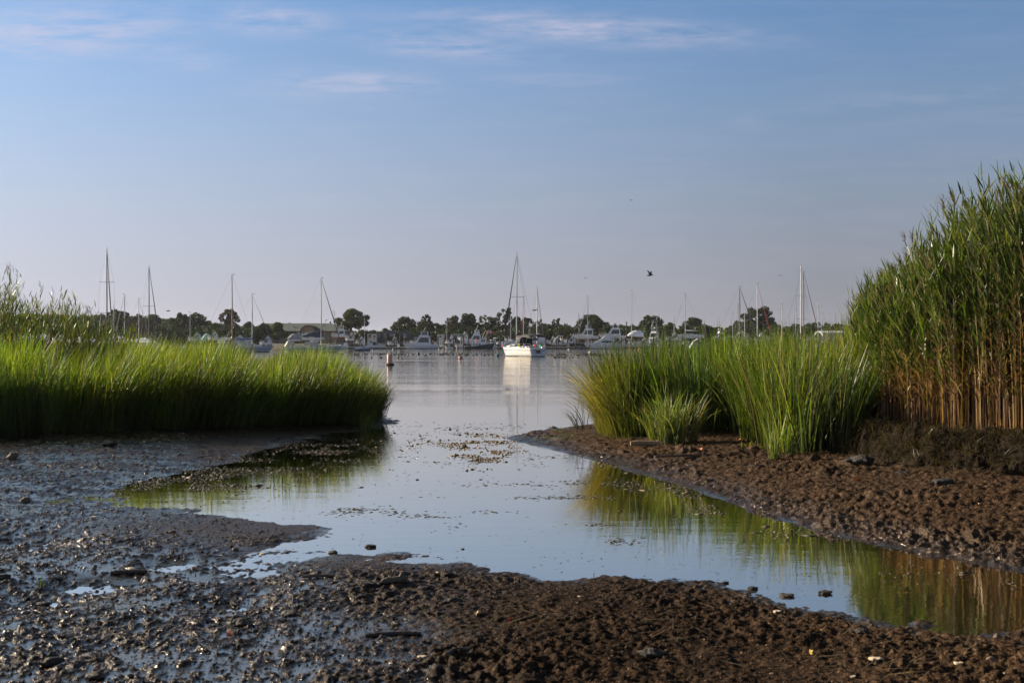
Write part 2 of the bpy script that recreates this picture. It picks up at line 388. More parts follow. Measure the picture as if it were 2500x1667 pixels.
# ------------------------------------------------------------------ water
wm = bpy.data.materials.new('harbour_water'); wm.use_nodes = True; t = NT(wm.node_tree)
co = t.n('ShaderNodeTexCoord').outputs['Object']; sp = t.n('ShaderNodeSeparateXYZ', {0: co}).outputs
far = t.n('ShaderNodeMapRange', {0: sp[1], 1: 24.0, 2: 80.0, 3: .0, 4: 1.0}).outputs[0]
patch = t.noise(t.vmul(co, (.05, .16, 1)), 1.0, 3)
r1 = t.noise(t.vmul(co, (.9, 2.6, 1)), 1.0, 4, .6); r2 = t.noise(t.vmul(co, (.22, .55, 1)), 1.0, 3, .5); r3 = t.noise(t.vmul(co, (5, 9, 1)), 1.0, 2, .5)
hgt = t.m('MULTIPLY', t.m('ADD', t.m('MULTIPLY', r1, .020), t.m('MULTIPLY', r2, .018)), t.m('MULTIPLY', far, t.m('MULTIPLY_ADD', patch, 2.2, -.55, clamp=True)))
r4 = t.noise(t.vmul(co, (.22, 3.4, 1)), 1.0, 3, .55)
hgt = t.m('ADD', hgt, t.m('MULTIPLY', t.m('MULTIPLY', r4, .022), t.m('MULTIPLY', far, t.m('MULTIPLY_ADD', patch, 3.0, -1.0, clamp=True))))
hgt = t.m('ADD', hgt, t.m('MULTIPLY', r3, .0007))
hgt = t.m('ADD', hgt, t.m('MULTIPLY', t.m('MULTIPLY', r1, .0022), t.m('SUBTRACT', 1.0, far)))
bmp = t.n('ShaderNodeBump', {'Height': hgt, 'Strength': 1.0, 'Distance': 1.0}).outputs[0]
body = t.n('ShaderNodeBsdfPrincipled', {'Base Color': (.035, .030, .022, 1), 'Roughness': .5, 'Specular IOR Level': 0.0, 'Normal': bmp})
gl = t.n('ShaderNodeBsdfGlossy', {0: (1, .93, .84, 1), 1: .03, 'Normal': bmp})
fr = t.n('ShaderNodeFresnel', {0: 1.33, 1: bmp}).outputs[0]
fr = t.m('MULTIPLY_ADD', t.m('POWER', fr, .40), 1.05, .18, clamp=True)
mx = t.n('ShaderNodeMixShader', {0: fr, 1: body.outputs[0], 2: gl.outputs[0]})
t.n('ShaderNodeOutputMaterial', {0: mx.outputs[0]})
ys = [-8, 6, 12, 20, 40, 80, 160, 320, 640, 1400]; xs = [-1400, -600, -250, -100, -40, -15, 0, 15, 40, 100, 250, 600, 1400]
wb = MB(); wb.add([(x, y, 0) for y in ys for x in xs], [(j * len(xs) + i, j * len(xs) + i + 1, (j + 1) * len(xs) + i + 1, (j + 1) * len(xs) + i) for j in range(len(ys) - 1) for i in range(len(xs) - 1)])
tag(wb.build('water', wm), 'calm grey harbour water running into the creek', kind='structure')

# ------------------------------------------------------------------ grasses
def blades(base, h, az, th0, th1, wid, cb, ct, segs=5, twist=None, pw=1.4):
    n = len(base); ts = np.linspace(0, 1, segs + 1)
    P = np.zeros((n, segs + 1, 3)); P[:, 0] = base
    ca, sa = np.cos(az), np.sin(az)
    for i in range(segs):
        tm = (ts[i] + ts[i + 1]) / 2
        th = th0 + (th1 - th0) * tm ** pw; L = h / segs
        P[:, i + 1, 0] = P[:, i, 0] + np.sin(th) * L * ca; P[:, i + 1, 1] = P[:, i, 1] + np.sin(th) * L * sa; P[:, i + 1, 2] = P[:, i, 2] + np.cos(th) * L
    tw = rng.uniform(-1.3, 1.3, n) if twist is None else twist
    wx = -np.sin(az + tw); wy = np.cos(az + tw)
    prof = np.clip(np.array([.7, 1, 1, .85, .6, .08, .05])[np.round(np.linspace(0, 5, segs + 1)).astype(int)], .06, 1)
    W = np.stack([wx, wy, np.zeros(n)], -1)[:, None, :] * (wid[:, None] * prof[None])[..., None] / 2
    V = np.stack([P - W, P + W], 2).reshape(-1, 3)
    k = np.arange(n)[:, None] * (segs + 1) * 2 + np.arange(segs)[None] * 2
    Q = np.stack([k, k + 1, k + 3, k + 2], -1).reshape(-1, 4)
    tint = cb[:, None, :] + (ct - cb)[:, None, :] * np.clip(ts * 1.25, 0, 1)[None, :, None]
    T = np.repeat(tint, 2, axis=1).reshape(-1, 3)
    return V, Q, T, P
def merge(parts):
    V = []; Q = []; T = []; k = 0
    for v, q, c in parts: V.append(v); Q.append(q + k); T.append(c); k += len(v)
    return np.concatenate(V), np.concatenate(Q), np.concatenate(T)
def scatter(poly, dens, front=None):
    P = np.asarray(poly); lo = P.min(0); hi = P.max(0)
    n = int((hi[0] - lo[0]) * (hi[1] - lo[1]) * dens)
    x = rng.uniform(lo[0], hi[0], n); y = rng.uniform(lo[1], hi[1], n)
    s = sdist(x, y, poly); k = s > 0
    return x[k], y[k], s[k]
def pick(n, cols, j=.30):
    c = np.asarray(cols)[rng.integers(0, len(cols), n)]
    return c * (1 + rng.uniform(-j, j, (n, 1))) * (1 + rng.uniform(-.08, .08, (n, 3)))
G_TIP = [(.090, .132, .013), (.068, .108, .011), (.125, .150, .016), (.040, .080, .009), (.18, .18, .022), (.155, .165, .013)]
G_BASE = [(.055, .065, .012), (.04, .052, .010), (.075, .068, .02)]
def marsh(poly, tuft_d, per, hfun, wind, spread=.34, wid=.009, tips=G_TIP, clump_r=.22, droop=1.0, edge_thin=None):
    x, y, s = scatter(poly, tuft_d)
    if edge_thin is not None:
        keep = rng.uniform(0, 1, len(x)) < edge_thin(x, y, s); x, y, s = x[keep], y[keep], s[keep]
    per_n = rng.integers(int(per * .6), int(per * 1.4) + 1, len(x))
    cx = np.repeat(x, per_n); cy = np.repeat(y, per_n); cs = np.repeat(s, per_n); n = len(cx)
    th = rng.uniform(0, 2 * np.pi, n); r = clump_r * np.sqrt(rng.uniform(0, 1, n))
    bx = cx + r * np.cos(th); by = cy + r * np.sin(th)
    base = np.stack([bx, by, height(bx, by, False) - .03], -1)
    hh = hfun(bx, by, cs) * np.repeat(rng.uniform(.74, 1.12, len(x)), per_n) * (1 + .16 * fbm(bx * 1.1, by * 1.1, 321, 2)) * np.clip(rng.normal(.88, .17, n), .3, 1.10)
    # outward lean at edges of the stand
    e = .15; gxn = sdist(bx + e, by, poly) - sdist(bx - e, by, poly); gyn = sdist(bx, by + e, poly) - sdist(bx, by - e, poly)
    ed = np.clip(1 - cs / .9, 0, 1)
    vx = np.cos(th) * .35 * r / clump_r + wind[0] + rng.normal(0, .42, n) - gxn / (2 * e) * ed * .24
    vy = np.sin(th) * .35 * r / clump_r + wind[1] + rng.normal(0, .42, n) - gyn / (2 * e) * ed * .30
    sw = fbm(bx * .55, by * .55, 211, 2) * .9; vx = vx + np.repeat(rng.normal(0, .22, len(x)), per_n) + sw; vy = vy + np.repeat(rng.normal(0, .22, len(x)), per_n)
    az = np.arctan2(vy, vx); mag = np.hypot(vx, vy)
    th0 = np.clip(mag * .16, 0, .5); th1 = np.clip(mag * spread * 1.5 * droop + rng.normal(.04, .22, n), .02, 2.1)
    dead = rng.uniform(0, 1, n) < .07
    ct = pick(n, tips); cb = pick(n, G_BASE); tm = np.repeat(np.exp(rng.normal(0, .30, len(x))), per_n)[:, None]; fld = fbm(bx * .75, by * .75, 301, 3); fl2 = fbm(bx * .5 + 9, by * .5, 311, 2)
    tm = tm * np.exp(fld * 1.0)[:, None] * np.stack([1 + .30 * fl2, 1 + .10 * fl2, 1 - .2 * fl2], -1); ct = ct * tm; cb = cb * tm; ct[dead] = pick(dead.sum(), [(.24, .18, .08), (.20, .15, .06)]) if dead.any() else ct[dead]
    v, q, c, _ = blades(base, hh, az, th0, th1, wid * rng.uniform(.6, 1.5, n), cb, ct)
    return v, q, c

G1 = [(-22, 22), (-12.6, 23.6)] + [at(x, y, .18) for x, y in [(0, 1058), (200, 1054), (370, 1046), (560, 1037), (740, 1029), (840, 1024), (875, 1023)]] + [(-3.35, 31.2), (-4.3, 37), (-8.3, 49), (-16, 60), (-40, 62), (-40, 22)]
def h1(x, y, s):
    px = 1250 + 3000 * x / y
    top = np.interp(px, [-400, 0, 130, 260, 480, 560, 600, 632, 690, 760, 830, 880, 915, 960], [1.78, 1.72, 1.64, 1.70, 1.66, 1.60, 1.28, 1.26, 1.48, 1.48, 1.40, 1.26, 1.02, .9])
    return top * (1.06 + .05 * np.sin(px / 37)) * np.where(y > 36, .96, 1)
V1 = [marsh(G1, 24, 17, h1, (.55, -.1), wid=.0165, spread=.36, edge_thin=lambda x, y, s: np.where(s < 3.2, 1, np.where(y < 40, .42, .22)))]
# lower skirt of leaning blades along the front, and the paler clump at the far left
skirt = [at(x, y, .15) for x, y in [(-200, 1072), (0, 1062), (370, 1050), (740, 1031), (875, 1026)]]; skirt = skirt + [(x * 1.03, y + .8) for x, y in skirt[::-1]]
V1.append(marsh(skirt, 22, 16, lambda x, y, s: 1.0 + .55 * fbm(x * .8, y * .8, 5, 3), (.35, -.55), wid=.012, spread=.5, tips=G_TIP[1:4]))
clumpL = [at(-160, 1078, .12), at(0, 1074, .12), at(135, 1066, .12), at(150, 1052, .14), at(-160, 1060, .14)]
V1.append(marsh(clumpL, 42, 20, lambda x, y, s: 1.32 + 0 * x, (.2, -.2), wid=.013, spread=.3, tips=[(.13, .19, .03), (.10, .16, .025), (.16, .20, .05)]))
V1.append(marsh([at(x, y, .16) for x, y in [(820, 1028), (880, 1026), (880, 1018), (830, 1016)]], 24, 24, lambda x, y, s: 1.35 + 0 * x, (1.15, -.05), wid=.011, spread=.55, tips=[(.24, .20, .07), (.16, .165, .03), (.10, .13, .02)]))  # fan at the tip, its backlit edge painted as golden blade tips
front1 = [at(x, y, .15) for x, y in [(-200, 1074), (0, 1064), (370, 1051), (740, 1032), (890, 1027)]]; front1 = front1 + [(x * 1.012, y + .35) for x, y in front1[::-1]]
V1.append(marsh(front1, 10, 5, lambda x, y, s: 1.25 + .5 * fbm(x * 2, y * 2, 6, 2), (.5, -.5), wid=.017, spread=.75, tips=[(.15, .19, .05), (.10, .15, .03), (.22, .20, .09)]))
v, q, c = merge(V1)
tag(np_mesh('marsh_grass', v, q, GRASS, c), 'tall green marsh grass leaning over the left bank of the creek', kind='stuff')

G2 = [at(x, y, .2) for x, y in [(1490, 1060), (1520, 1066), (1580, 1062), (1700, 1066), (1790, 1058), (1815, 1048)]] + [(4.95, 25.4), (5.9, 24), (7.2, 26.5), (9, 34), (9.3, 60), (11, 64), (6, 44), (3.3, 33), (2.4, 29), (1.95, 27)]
def h2(x, y, s):
    px = 1250 + 3000 * x / y
    return np.interp(px, [1380, 1440, 1480, 1560, 1700, 1800, 2000], [1.3, 1.58, 1.70, 1.72, 1.73, 1.76, 1.80]) * np.where(y > 32, .98, 1) * (1 + .05 * np.sin(px / 23))
V2 = [marsh(G2, 26, 17, h2, (-.10, -.12), wid=.016, spread=.24, droop=.9, tips=[(.038, .070, .008), (.026, .052, .006), (.060, .090, .010), (.10, .115, .016)], edge_thin=lambda x, y, s: np.where(s < 2.2, 1, np.where(y < 36, .5, .3)))]  # darker tips: this clump's shaded look is put into the blade colours
fan = [at(x, y, .18) for x, y in [(1478, 1056), (1488, 1066), (1550, 1066), (1530, 1050)]]
V2.append(marsh(fan, 34, 30, lambda x, y, s: 1.72 + 0 * x, (-1.0, .0), wid=.012, spread=.55, tips=[(.34, .27, .12), (.24, .21, .07), (.13, .15, .03)]))  # sunlit gold of the clump's left edge is put into these tip colours
front2 = [at(x, y, .2) for x, y in [(1490, 1066), (1580, 1068), (1700, 1070), (1800, 1062), (1800, 1050), (1490, 1056)]]
V2.append(marsh(front2, 12, 6, lambda x, y, s: 1.1 + .5 * fbm(x * 2, y * 2, 8, 2), (-.2, -.5), wid=.018, spread=.7, tips=[(.15, .19, .05), (.10, .15, .03), (.22, .20, .09)]))
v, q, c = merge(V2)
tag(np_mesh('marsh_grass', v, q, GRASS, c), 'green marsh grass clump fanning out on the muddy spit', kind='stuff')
G3 = [at(x, y, .22) for x, y in [(1835, 1085), (1880, 1100), (1960, 1112), (2050, 1112), (2105, 1100), (2125, 1078)]] + [(6.9, 24.3), (5.9, 24.6), (5.0, 25.2), (4.35, 23.6)]
v, q, c = merge([marsh(G3, 34, 20, lambda x, y, s: 1.62 + .16 * sstep(20.5, 22.5, y), (-.3, -.3), wid=.016, spread=.32, tips=[(.095, .130, .011), (.070, .104, .009), (.12, .135, .016), (.040, .066, .008), (.17, .155, .038)])])
tag(np_mesh('marsh_grass', v, q, GRASS, c), 'bright yellow green marsh grass in front of the tall reeds', kind='stuff')
def tuft(px, py, n, h, label, r=.18, wind=(0, -.1), spread=.5, cols=G_TIP, wid=.012):
    X0, Y0, z0 = ground_at(px, py); poly = [(X0 + r * math.cos(k), Y0 + r * .8 * math.sin(k)) for k in np.linspace(0, 6.28, 9)[:-1]]
    v, q, c = marsh(poly, 8 / (r * r * 2.5), n / 8, lambda x, y, s: h + 0 * x, wind, wid=wid, spread=spread, clump_r=r * .5, tips=cols)
    return tag(np_mesh('grass_tuft', v, q, GRASS, c), label, 'grass')
tuft(1652, 1082, 330, 1.02, 'small grass tuft standing on the mud in front of the spit clump', .36, spread=.85, cols=[(.08, .10, .02), (.055, .08, .014), (.17, .15, .055)])
tuft(1560, 1068, 90, .62, 'sparse dark tuft at the foot of the spit clump', .16, (.4, -.2), .6)
tuft(1885, 1124, 70, .72, 'thin yellow green tuft reaching down in front of the bright grass', .08, (-.1, 0), .25, cols=[(.14, .16, .03), (.19, .18, .05)])
tuft(1930, 1112, 50, .6, 'thin short tuft at the edge of the bright grass by a mud lump', .07, (.1, 0), .25)
tuft(1415, 1048, 40, .8, 'few wispy stems leaning over the water from the spit', .12, (-1.1, .1), .8, cols=[(.10, .12, .03), (.18, .15, .06)])
tuft(1840, 1092, 60, .16, 'yellowing flattened tuft on the mud between the grass clumps', .2, (-.6, -.5), 1.1, cols=[(.22, .21, .04), (.2, .17, .05)], wid=.014)
tuft(102, 1442, 9, .17, 'single green sprout standing in the wet mud at left', .02, (.05, 0), .2, cols=[(.09, .14, .03)], wid=.006)
tuft(890, 1050, 60, .55, 'thin stalks at the tip of the left bank over the water', .25, (.7, -.2), .6)

def reeds(name, label, poly, dens, hfun, wind, brown=.42, leaves=27, dens_fn=None, wscale=1.0, plume=.09):
    x, y, s = scatter(poly, dens)
    if dens_fn is not None:
        k = rng.uniform(0, 1, len(x)) < dens_fn(x, y, s); x, y, s = x[k], y[k], s[k]
    n = len(x); base = np.stack([x, y, height(x, y, False) - .04], -1)
    hh = hfun(x, y, s) * np.clip(rng.normal(.97, .11, n), .55, 1.2)
    az = np.arctan2(wind[1] + rng.normal(0, .5, n), wind[0] + rng.normal(0, .5, n))
    sb = pick(n, [(.27, .130, .060), (.19, .088, .04), (.33, .185, .095), (.12, .058, .03)]); st = pick(n, [(.10, .11, .03), (.12, .10, .035)])
    v, q, c, P = blades(base, hh, az, np.abs(rng.normal(0, .05, n)), rng.uniform(.08, .42, n), np.full(n, .0125) * wscale, sb, st, segs=6)
    parts = [(v, q, c)]
    def along(f):
        g = f * 6; i = np.minimum(g.astype(int), 5); a = g - i; r_ = np.arange(n)
        return P[r_, i] * (1 - a)[:, None] + P[r_, i + 1] * a[:, None]
    for L in range(leaves):
        f = (.16 + .84 * (L + rng.uniform(0, 1, n)) / leaves); f = np.minimum(f, .995)
        b = along(f); green = f > brown + rng.normal(0, .17, n)
        keep = rng.uniform(0, 1, n) < np.where(green, .95, .9); b = b[keep]; g = green[keep]; m = keep.sum(); ff = f[keep]
        la = np.arctan2(wind[1] + rng.normal(0, .75, m), wind[0] + rng.normal(0, .75, m))
        col = np.where(g[:, None], pick(m, [(.085, .122, .020), (.060, .096, .016), (.115, .145, .026), (.19, .18, .065), (.034, .060, .011), (.13, .11, .045), (.022, .04, .008)]), pick(m, [(.27, .135, .062), (.19, .09, .042), (.34, .20, .10), (.12, .062, .032)]))
        ln = rng.uniform(.20, .42, m) * np.where(g, 1.0, .72) * (1 - .25 * (ff > .93))
        t0 = np.where(g, rng.uniform(.35, 1.0, m) * (1.15 - .6 * ff), rng.uniform(.1, .5, m)); t1 = np.where(g, t0 + rng.uniform(.1, .9, m) * (1.3 - ff), rng.uniform(1.2, 2.7, m))
        v, q, c, _ = blades(b, ln, la, t0, t1, rng.uniform(.013, .029, m) * np.where(g, 1, .7) * wscale, col * .9, col, segs=4)
        parts.append((v, q, c))
    k = rng.uniform(0, 1, n) < plume; b = P[k, -1]; m = k.sum()
    for _ in range(16):
        v, q, c, _p = blades(b + np.array([0, 0, 1]) * rng.uniform(-.05, .14, (m, 1)), rng.uniform(.08, .2, m), np.arctan2(rng.normal(0, .5, m), rng.normal(-.8, .5, m)), rng.uniform(.2, .5, m), rng.uniform(1, 2.2, m), np.full(m, .009), pick(m, [(.15, .10, .07)]), pick(m, [(.2, .14, .09)]), segs=3)
        parts.append((v, q, c))
    v, q, c = merge(parts)
    return tag(np_mesh(name, v, q, REED, c), label, kind='stuff')
RB = [(x * 1.05 + .30, y * 1.05 + .15) for x, y in PEAT[:6]] + [(13, 16), (14, 26), (10.6, 34), (9.7, 34), (7.8, 26.4)]
def hr(x, y, s):
    px = 1250 + 3000 * x / y
    top = np.interp(px, [2050, 2085, 2110, 2140, 2180, 2250, 2290, 2340, 2400, 2500, 2800], [810, 770, 738, 712, 692, 662, 632, 588, 558, 530, 470])
    return np.clip(2 + (HORIZ - top) * 19.5 / 3000 - .80, .8, 5) * np.where(y < 21.5, 1, .98)
reeds('tall_reeds', 'tall common reeds with brown lower stems on the right bank', RB, 165, hr, (-.55, -.25), brown=.47, dens_fn=lambda x, y, s: np.where(s < 1.6, 1, .42))
RL = [(-24, 31), (-13.2, 31.5), (-11.3, 34), (-12.2, 40), (-24, 44)]
def hl(x, y, s):
    px = 1250 + 3000 * x / y
    top = np.interp(px, [-200, 0, 60, 90, 150, 190, 230, 300], [670, 690, 765, 742, 738, 772, 790, 812])
    return np.clip(2 + (HORIZ - top) * y / 3000 - .25, 1.2, 5)
reeds('tall_reeds', 'tall reeds rising behind the grass at far left', RL, 17, hl, (.25, -.1), brown=.2, leaves=10, plume=.12, wscale=1.2)

# roots hanging from the cut peat bank, floating weed, mud crumbs
n = 2600; tpar = rng.uniform(0, 1, n) * 5; i = tpar.astype(int); a = (tpar - i)[:, None]; PP = np.asarray(PEAT)[:6]
b = PP[i] * (1 - a) + PP[np.minimum(i + 1, 5)] * a; b = b + np.stack([rng.normal(0, .12, n), rng.uniform(-.12, .42, n)], 1)
base = np.stack([b[:, 0], b[:, 1], height(b[:, 0], b[:, 1], False) + .02], -1)
v, q, c, _ = blades(base, rng.uniform(.15, .6, n), rng.normal(-1.75, .7, n), rng.uniform(.4, 1.2, n), rng.uniform(1.7, 2.9, n), rng.uniform(.005, .014, n), pick(n, [(.05, .035, .022), (.09, .06, .035)]), pick(n, [(.03, .022, .015), (.07, .05, .03)]))
tag(np_mesh('hanging_roots', v, q, REED, c), 'tangle of dark roots hanging over the cut peat bank', kind='stuff')

def flakes(n, xs, ys, size, zoff, mat, name, label, cols, flat=.25, keep=None, kind='stuff'):
    """many small irregular lumps lying on mud or water"""
    if keep is not None: k = keep(xs, ys) & ((fbm(xs * 2.6, ys * 1.3, 401, 3) + rng.normal(0, .16, len(xs)) > -.02) if 'weed' in name else True); xs, ys, size = xs[k], ys[k], size[k]
    n = len(xs); z = np.maximum(height(xs, ys), 0.0) + zoff * size
    D = np.array([(math.cos(k * 1.2566), math.sin(k * 1.2566), 0) for k in range(5)] + [(0, 0, 1), (0, 0, -1)])
    J = D[None] * rng.uniform(.5, 1.35, (n, 7, 1)); J[:, :, 2] *= flat
    an = rng.uniform(0, 6.28, n); ca, sa = np.cos(an)[:, None], np.sin(an)[:, None]; st = rng.uniform(.8, 2.0, n)[:, None]
    x_ = J[:, :, 0] * st; y_ = J[:, :, 1]
    Vv = np.stack([x_ * ca - y_ * sa, x_ * sa + y_ * ca, J[:, :, 2]], -1) * size[:, None, None] + np.stack([xs, ys, z], -1)[:, None]
    F = np.array([(k, (k + 1) % 5, 5) for k in range(5)] + [((k + 1) % 5, k, 6) for k in range(5)])
    Q = (np.arange(n)[:, None, None] * 7 + F[None]).reshape(-1, 3)
    return tag(np_mesh(name, Vv.reshape(-1, 3), Q, mat, np.repeat(pick(n, cols, .35), 7, 0)), label, kind=kind)
def tint_mat(name, rough, spec=.5):
    m = bpy.data.materials.new(name); m.use_nodes = True; t = NT(m.node_tree)
    p = t.n('ShaderNodeBsdfPrincipled', {'Base Color': t.n('ShaderNodeAttribute', attribute_name='tint').outputs[0], 'Roughness': rough, 'Specular IOR Level': spec,
        'Normal': t.n('ShaderNodeBump', {'Height': t.noise(t.n('ShaderNodeTexCoord').outputs['Object'], 60, 3), 'Strength': .6, 'Distance': .01}).outputs[0]})
    t.n('ShaderNodeOutputMaterial', {0: p.outputs[0]}); return m
CRUMB = tint_mat('mud_crumbs', .8, .12); WEED = tint_mat('wet_weed', .55, .25)
def frustum(n, d0, d1, p=2.0):
    d = d0 * (d1 / d0) ** rng.uniform(0, 1, n); return rng.uniform(-.46, .46, n) * d, d
x_, y_ = frustum(42000, 6.3, 27)
flakes(0, x_, y_, np.abs(rng.normal(0, .0045, len(x_))) * (.7 + .045 * y_) + .003, .1, CRUMB, 'mud_crumbs', 'crumbs of mud and small pebbles strewn over the banks',
       [(.016, .010, .007), (.028, .018, .011), (.05, .03, .018), (.010, .007, .005), (.02, .013, .009), (.12, .075, .042)], .7, lambda a, b: height(a, b, False) > .012)
# straw and broken reed lying on the banks
lx, ly = [], []
for px, py, ln, wd, cnt in [(1700, 1085, 330, 14, 700), (1950, 1125, 300, 14, 600), (2300, 1170, 300, 20, 500), (1450, 1075, 160, 8, 260), (1900, 1225, 420, 40, 220), (400, 1062, 700, 8, 700), (1300, 1480, 900, 60, 160), (2200, 1590, 400, 50, 120), (780, 1345, 260, 10, 90)]:
    u = px + rng.normal(0, ln / 2.4, cnt); vv = py + rng.normal(0, wd, cnt); dd = 6000 / (np.maximum(vv, 1040) - HORIZ) * .93; lx.append((u - 1250) * dd / 3000); ly.append(dd)
lx = np.concatenate(lx); ly = np.concatenate(ly); k = height(lx, ly, False) > .015; lx, ly = lx[k], ly[k]; n = len(lx)
base = np.stack([lx, ly, height(lx, ly) + .012], -1)
v, q, c, _ = blades(base, rng.uniform(.05, .38, n), rng.normal(.2, 1.2, n), rng.uniform(1.35, 1.65, n), rng.uniform(1.3, 1.75, n), rng.uniform(.004, .011, n), pick(n, [(.16, .11, .06), (.08, .05, .028), (.22, .17, .10)]), pick(n, [(.12, .08, .04), (.2, .15, .09), (.06, .04, .024)]), segs=3)
tag(np_mesh('reed_litter', v, q, REED, c), 'broken straw and reed litter washed up on the mud banks', kind='stuff')
# floating weed: scattered specks, drawn out streaks, and thick rafts
sx, sy = frustum(5200, 9.5, 30); sz = rng.uniform(.004, .016, len(sx)) * (.5 + sy / 24)
st_x, st_y = [], []
for px, py, ln, wd, cnt in [(1160, 1042, 260, 9, 260), (1000, 1036, 220, 8, 160), (1300, 1118, 330, 10, 330), (1420, 1180, 320, 10, 420), (1330, 1215, 300, 5, 200), (1230, 1250, 70, 3, 50), (1060, 1262, 60, 3, 50), (950, 1255, 160, 9, 160), (860, 1245, 120, 8, 120),
        (1135, 1285, 60, 8, 60), (1450, 1280, 90, 3, 50), (1420, 1248, 120, 3, 60), (1180, 1130, 200, 6, 120), (1600, 1210, 220, 6, 160), (1500, 1320, 160, 10, 90)]:
    u = px + rng.normal(0, ln / 2.4, cnt); vv = py + rng.normal(0, wd / 2, cnt); d = 6000 / (vv - HORIZ); st_x.append((u - 1250) * d / 3000); st_y.append(d)
st_x = np.concatenate(st_x); st_y = np.concatenate(st_y)
sx = np.concatenate([sx, st_x]); sy = np.concatenate([sy, st_y]); sz = np.concatenate([sz, rng.uniform(.012, .032, len(st_x))])
flakes(0, sx, sy, sz, .02, WEED, 'floating_weed', 'dark specks and streaks of weed floating on the creek', [(.05, .045, .03), (.09, .075, .05), (.03, .03, .025)], .16, lambda a, b: height(a, b, False) < -.004)
rx_, ry_ = [], []
for px, py, ln, wd, cnt in [(1150, 1078, 150, 12, 2200), (1195, 1112, 90, 14, 1500)]:
    u = px + rng.normal(0, ln / 2.2, cnt); vv = py + rng.normal(0, wd, cnt); d = 6000 / (vv - HORIZ); rx_.append((u - 1250) * d / 3000); ry_.append(d)
rx_ = np.concatenate(rx_); ry_ = np.concatenate(ry_)
flakes(0, rx_, ry_, np.clip(rng.lognormal(-4.5, .55, len(rx_)), .004, .06), .06, WEED, 'floating_weed', 'golden raft of weed floating in the creek mouth beside the spit', [(.16, .11, .055), (.24, .17, .09), (.08, .058, .032)], .55, lambda a, b: height(a, b, False) < -.004)
rx_, ry_ = [], []
for px, py, ln, wd, cnt in [(720, 1078, 330, 20, 6500), (560, 1150, 330, 22, 5500), (430, 1190, 260, 18, 3500), (830, 1105, 150, 12, 1500)]:
    u = px + rng.normal(0, ln / 2.2, cnt); vv = py + rng.normal(0, wd, cnt); vv = np.maximum(vv, 1010); d = 6000 / (vv - HORIZ); rx_.append((u - 1250) * d / 3000); ry_.append(d)
rx_ = np.concatenate(rx_); ry_ = np.concatenate(ry_)
flakes(0, rx_, ry_, np.clip(rng.lognormal(-4.85, .55, len(rx_)), .003, .05), .02, WEED, 'stranded_weed', 'weed and crumbs lying in the shallow left bay', [(.022, .017, .010), (.036, .027, .014), (.012, .010, .008), (.09, .065, .03)], .4, lambda a, b: (height(a, b, False) < .03))
rx_, ry_ = [], []
for px, py, ln, wd, cnt in [(1500, 1140, 110, 14, 1100), (1620, 1195, 130, 12, 1000), (1790, 1245, 160, 9, 800), (1990, 1305, 200, 9, 500), (2300, 1400, 200, 18, 160), (2420, 1430, 120, 12, 80)]:
    u = px + rng.normal(0, ln / 2.2, cnt); vv = py + rng.normal(0, wd, cnt); d = 6000 / (vv - HORIZ); rx_.append((u - 1250) * d / 3000); ry_.append(d)
rx_ = np.concatenate(rx_); ry_ = np.concatenate(ry_)
flakes(0, rx_, ry_, np.clip(rng.lognormal(-4.7, .6, len(rx_)), .004, .07), .02, WEED, 'floating_weed', 'pale weed drifting along the right mud bank', [(.07, .052, .032), (.12, .09, .055), (.035, .028, .018)], .25, lambda a, b: height(a, b, False) < 0)

# ------------------------------------------------------------------ boats
def hull_rings(L, B, fs, fb, dr, tw=.75, rake=.5, p=2.2, sc=1.0, z0=None, z1=None):
    rings = []
    for t_ in (0, .12, .28, .45, .6, .74, .86, .94, 1.0):
        b = B / 2 * ((tw + (1 - tw) * math.sin(min(t_ / .45, 1) * math.pi / 2)) if t_ < .45 else max(1 - ((t_ - .45) / .55) ** p, .015))
        s = fs + (fb - fs) * t_ ** 1.7
        dt = dr * (.45 + .55 * min(1, t_ / .25)) * (1 - .93 * max(0, (t_ - .62) / .38) ** 1.4)
        X = lambda z: -L / 2 + (L - rake) * t_ + rake * t_ ** 5 * max(0, min(1, z / s)) - (1 - t_) ** 8 * .12 * (z / s) * -1
        if z0 is None: pr = [(b, s), (b * .985, s * .55), (b * .88, .08), (b * .6, -dt * .6), (0, -dt)]
        else: pr = [(b * sc, s + z1), (b * sc, s + z0)]
        port = [(X(z), y, z) for y, z in pr]
        star = [(X(z), -y, z) for y, z in pr[::-1] if y > 0 or z0 is not None]
        rings.append(port + star)
    return rings
def sheer(L, fs, fb, x): return fs + (fb - fs) * max(0, min(1, x / L + .5)) ** 1.7
def halfb(B, L, x, tw=.75, p=2.2):
    t_ = max(0, min(1, x / L + .5))
    return B / 2 * ((tw + (1 - tw) * math.sin(min(t_ / .45, 1) * math.pi / 2)) if t_ < .45 else max(1 - ((t_ - .45) / .55) ** p, .03))
def rail(L, B, fs, fb, x0, x1, n, h=.6, tw=.75, r=.016):
    m = MB()
    for sg in (1, -1):
        P = [(x, sg * halfb(B, L, x, tw) * .94, sheer(L, fs, fb, x)) for x in np.linspace(x0, x1, n)]
        for q in (h, h * .55): m.path([(a, b, c + q) for a, b, c in P], r * .8, 4)
        for a, b, c in P: m.path([(a, b, c), (a, b, c + h)], r, 4)
    return m
